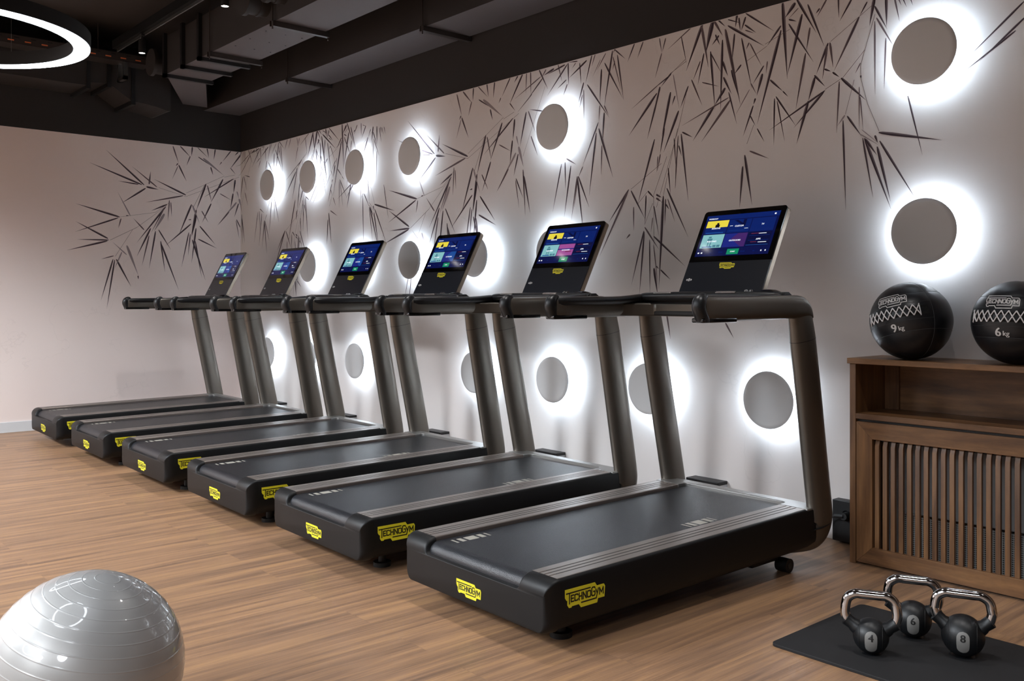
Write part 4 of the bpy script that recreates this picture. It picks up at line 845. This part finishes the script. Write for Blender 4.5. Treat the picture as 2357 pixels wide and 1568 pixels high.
# ------------------------------------------------------------------ mat and kettlebells
bm = bmesh.new(); prism(bm, [(x, y) for x, y in rrect(-1.90, -.10, -1.537, -.885, .025, 4)], 'z', .0, .011)
o = obj('exercise_mat', bm, M['mat'], None, bevel=.002); tag(o, 'thin black foam exercise mat on the floor under the kettlebells', 'mat')
CAM = Vector((0, -4.431, 0))
def kettlebell(x, y, rb, hw, ht, num, lab):
    d = Vector((CAM.x-x, CAM.y-y)); g = math.atan2(d.y, d.x)+PI/2
    r = empty('kettlebell', (x, y, .011), g, lab, 'kettlebell', 'rubber kettlebells on the mat')
    zc = rb*1.0
    bm = bmesh.new(); prof = []
    for i in range(41):
        a = PI*i/40; z = zc+rb*1.02*math.cos(a)*1.0; rr = rb*math.sin(a)
        prof.append((rr if 0 < i < 40 else 0, max(z, 0)))
    prof = [p for p in prof if p[1] > .0005]+[(rb*.55, .0), (0, 0)]
    lathe(bm, prof, 56); body = obj('weight_body', bm, M['kb'], r, smooth=60)
    # seams around body, collars
    bm = bmesh.new()
    for s in (-1, 1):
        pts = []
        for i in range(48):
            a = 2*PI*i/48; xx = s*rb*.62; q = math.sqrt(rb*rb-xx*xx); z = zc+q*math.sin(a)
            pts.append(Vector((xx, q*math.cos(a), max(z, .002))))
        tube(bm, pts, .0012, 6, side=Vector((1, 0, 0)), closed=True)
    obj('mould_seam', bm, M['ink'], body)
    for s in (-1, 1):
        bm = bmesh.new(); a = Vector((s*rb*.60, 0, zc+rb*.30)); b = Vector((s*(hw-.0185), 0, zc+rb*.86))
        tube(bm, [a, a+(b-a)*.45, a+(b-a)*.55, b], [.028, .024, .021, .0225], 24, side=Vector((0, 1, 0))); obj('collar', bm, M['kb'], r, smooth=50)
    zt = ht-.0165; q = hw-.0165
    P = [(-rb*.80, zc+rb*.52), (-(q-.009), zc+rb*.80), (-q, zc+rb*1.15), (-q, zt-.05), (-(q-.008), zt-.018), (-(q-.032), zt-.001), (-(q-.06), zt)]
    P = P+[(-a, b) for a, b in P[::-1]]
    path = spline([Vector((a, 0, b)) for a, b in P], 5)
    bm = bmesh.new(); tube(bm, path, .0165, 22, side=Vector((0, 1, 0))); obj('handle', bm, M['chrome'], r, smooth=60)
    # number plate wrapped on the body front
    def S(x_, z_, l):
        lo, la = x_/rb, z_/rb; la -= .06; return Vector((math.sin(lo)*math.cos(la)*(rb+l), -math.cos(lo)*math.cos(la)*(rb+l), zc+math.sin(la)*(rb*1.02+l)))
    w, h = .0205, .038; z0 = -.002
    bm = bmesh.new(); rows = []
    for i in range(25):
        z = -h+2*h*i/24; e = h-w; hwid = w if abs(z) <= e else math.sqrt(max(0, w*w-(abs(z)-e)**2))
        rows.append([bm.verts.new(S(hwid*k/4, z+z0, .0012)) for k in range(-4, 5)])
    for A, B in zip(rows, rows[1:]):
        for k in range(8):
            try: bm.faces.new((A[k], A[k+1], B[k+1], B[k]))
            except ValueError: pass
    bmesh.ops.remove_doubles(bm, verts=bm.verts, dist=1e-6)
    pl = obj('number_plate', bm, M['plate'], r, smooth=180)
    bm = bmesh.new(); put_text(bm, str(num), .034, lambda a, b, l: S(a, b+.012, .0016+.0002*l), 0, bold=.0012); obj('number', bm, M['ink'], pl)
    return r
kettlebell(-1.612, -1.354, .0600, .1010, .219, 4, 'chrome handled black kettlebell numbered 4 at the corner of the mat')
kettlebell(-1.590, -1.085, .0640, .1025, .223, 6, 'chrome handled black kettlebell numbered 6, standing behind the other two')
kettlebell(-1.390, -1.134, .0700, .1060, .229, 8, 'chrome handled black kettlebell numbered 8, the largest on the mat')

# ------------------------------------------------------------------ wall sockets behind the machines
def power_box():
    r = empty('power_outlet_box', (0, 0, 0), 0, '', 'outlet box', 'outlet boxes behind the treadmills')
    bm = bxm(-.13, .10, -.09, -.001, .185, .205); obj('cover_strip', bm, M['black'], r, bevel=.003)
    bm = bxm(-.13, .10, -.088, -.08, .08, .187); obj('front_plate', bm, M['blackmatte'], r)
    for x in (-.07, .04):
        bm = bmesh.new(); cyl(bm, (x, -.089, .135), (0, 1, 0), .022, .004, 20); obj('outlet', bm, M['gloss'], r, smooth=40)
    bm = bmesh.new()
    for x in (-.125, .092): box(bm, x, x+.005, -.08, -.001, .08, .187)
    obj('side_bracket', bm, M['white'], r)
    return r
pb = power_box(); index_kids()
for i, (x, l) in enumerate(((-3.29, 'behind the treadmill beside the cabinet'), (-4.62, 'behind the treadmill second from the cabinet'), (-5.93, 'behind the treadmill third from the cabinet'),
                            (-7.31, 'behind the treadmill fourth from the cabinet'), (-8.64, 'behind the treadmill second from the plain wall'))):
    o = pb if i == 0 else copy_tree(pb); o.location = (x, 0, 0); o['label'] = 'small black outlet box low '+l
r = empty('wall_socket_box', (-2.40, 0, 0), 0, 'black socket box with a plugged cable on the wall beside the cabinet', 'socket box')
bm = bxm(-.10, .12, -.06, -.001, .012, .222); obj('casing', bm, M['black'], r, bevel=.004)
bm = bmesh.new(); cyl(bm, (-.02, -.061, .15), (0, 1, 0), .026, .006, 24); obj('socket_face', bm, M['gloss'], r, smooth=40)
bm = bmesh.new(); cyl(bm, (-.02, -.078, .15), (0, 1, 0), .019, .035, 20); cyl(bm, (-.045, -.092, .148), (1, 0, .1), .010, .05, 16); pg = obj('plug', bm, M['blackmatte'], r, smooth=40)
bm = bmesh.new(); tube(bm, spline([(-.06, -.093, .146), (-.10, -.095, .125), (-.125, -.11, .08), (-.13, -.12, .04), (-.16, -.14, .006), (-.26, -.16, .005)], 6), .0045, 10, side=Vector((0, 1, 0))); obj('power_cable', bm, M['black'], pg, smooth=60)

# ------------------------------------------------------------------ lights
def spot(x, y, z, e, deg, col=(1, .86, .72), blend=.8, size=.03):
    l = bpy.data.lights.new('spot', 'SPOT'); l.energy = e; l.spot_size = math.radians(deg); l.spot_blend = blend; l.color = col; l.shadow_soft_size = size
    o = bpy.data.objects.new('spot_light', l); COL.objects.link(o); o.location = (x, y, z); return o
for x in sx: spot(x, -1.635, 3.34, 70, 85, (1, .97, .95))
# added unseen lights under the ceiling behind the camera, to brighten the walls
for x, y, e in ((-8.4, -6.4, 1450), (-5.6, -6.9, 1750), (-2.0, -8.2, 750), (1.2, -7.4, 450), (-6.5, -9.6, 900), (-1.0, -9.6, 700)):
    spot(x, y, 3.79, e, 150, (.88, .94, 1), .35, .6).name = 'added_fill_light'

w = bpy.data.worlds.new('room_world'); SC.world = w; w.use_nodes = True
w.node_tree.nodes['Background'].inputs[0].default_value = (.5, .45, .42, 1); w.node_tree.nodes['Background'].inputs[1].default_value = 0.0

# ------------------------------------------------------------------ camera
cam = bpy.data.cameras.new('camera'); cam.sensor_width = 36; cam.sensor_fit = 'HORIZONTAL'; cam.lens = 2125/2357*36
cam.shift_y = -(784-689.5)/2357; cam.clip_start = .05; cam.clip_end = 60
co = bpy.data.objects.new('camera', cam); COL.objects.link(co); co.location = (0, -4.431, 1.25)
co.rotation_euler = (PI/2, 0, PI/2-.7174)
SC.camera = co
SC.view_settings.view_transform = 'Standard'; SC.view_settings.look = 'None'; SC.view_settings.gamma = 1; SC.view_settings.exposure = 0.45
SC.view_settings.use_curve_mapping = False
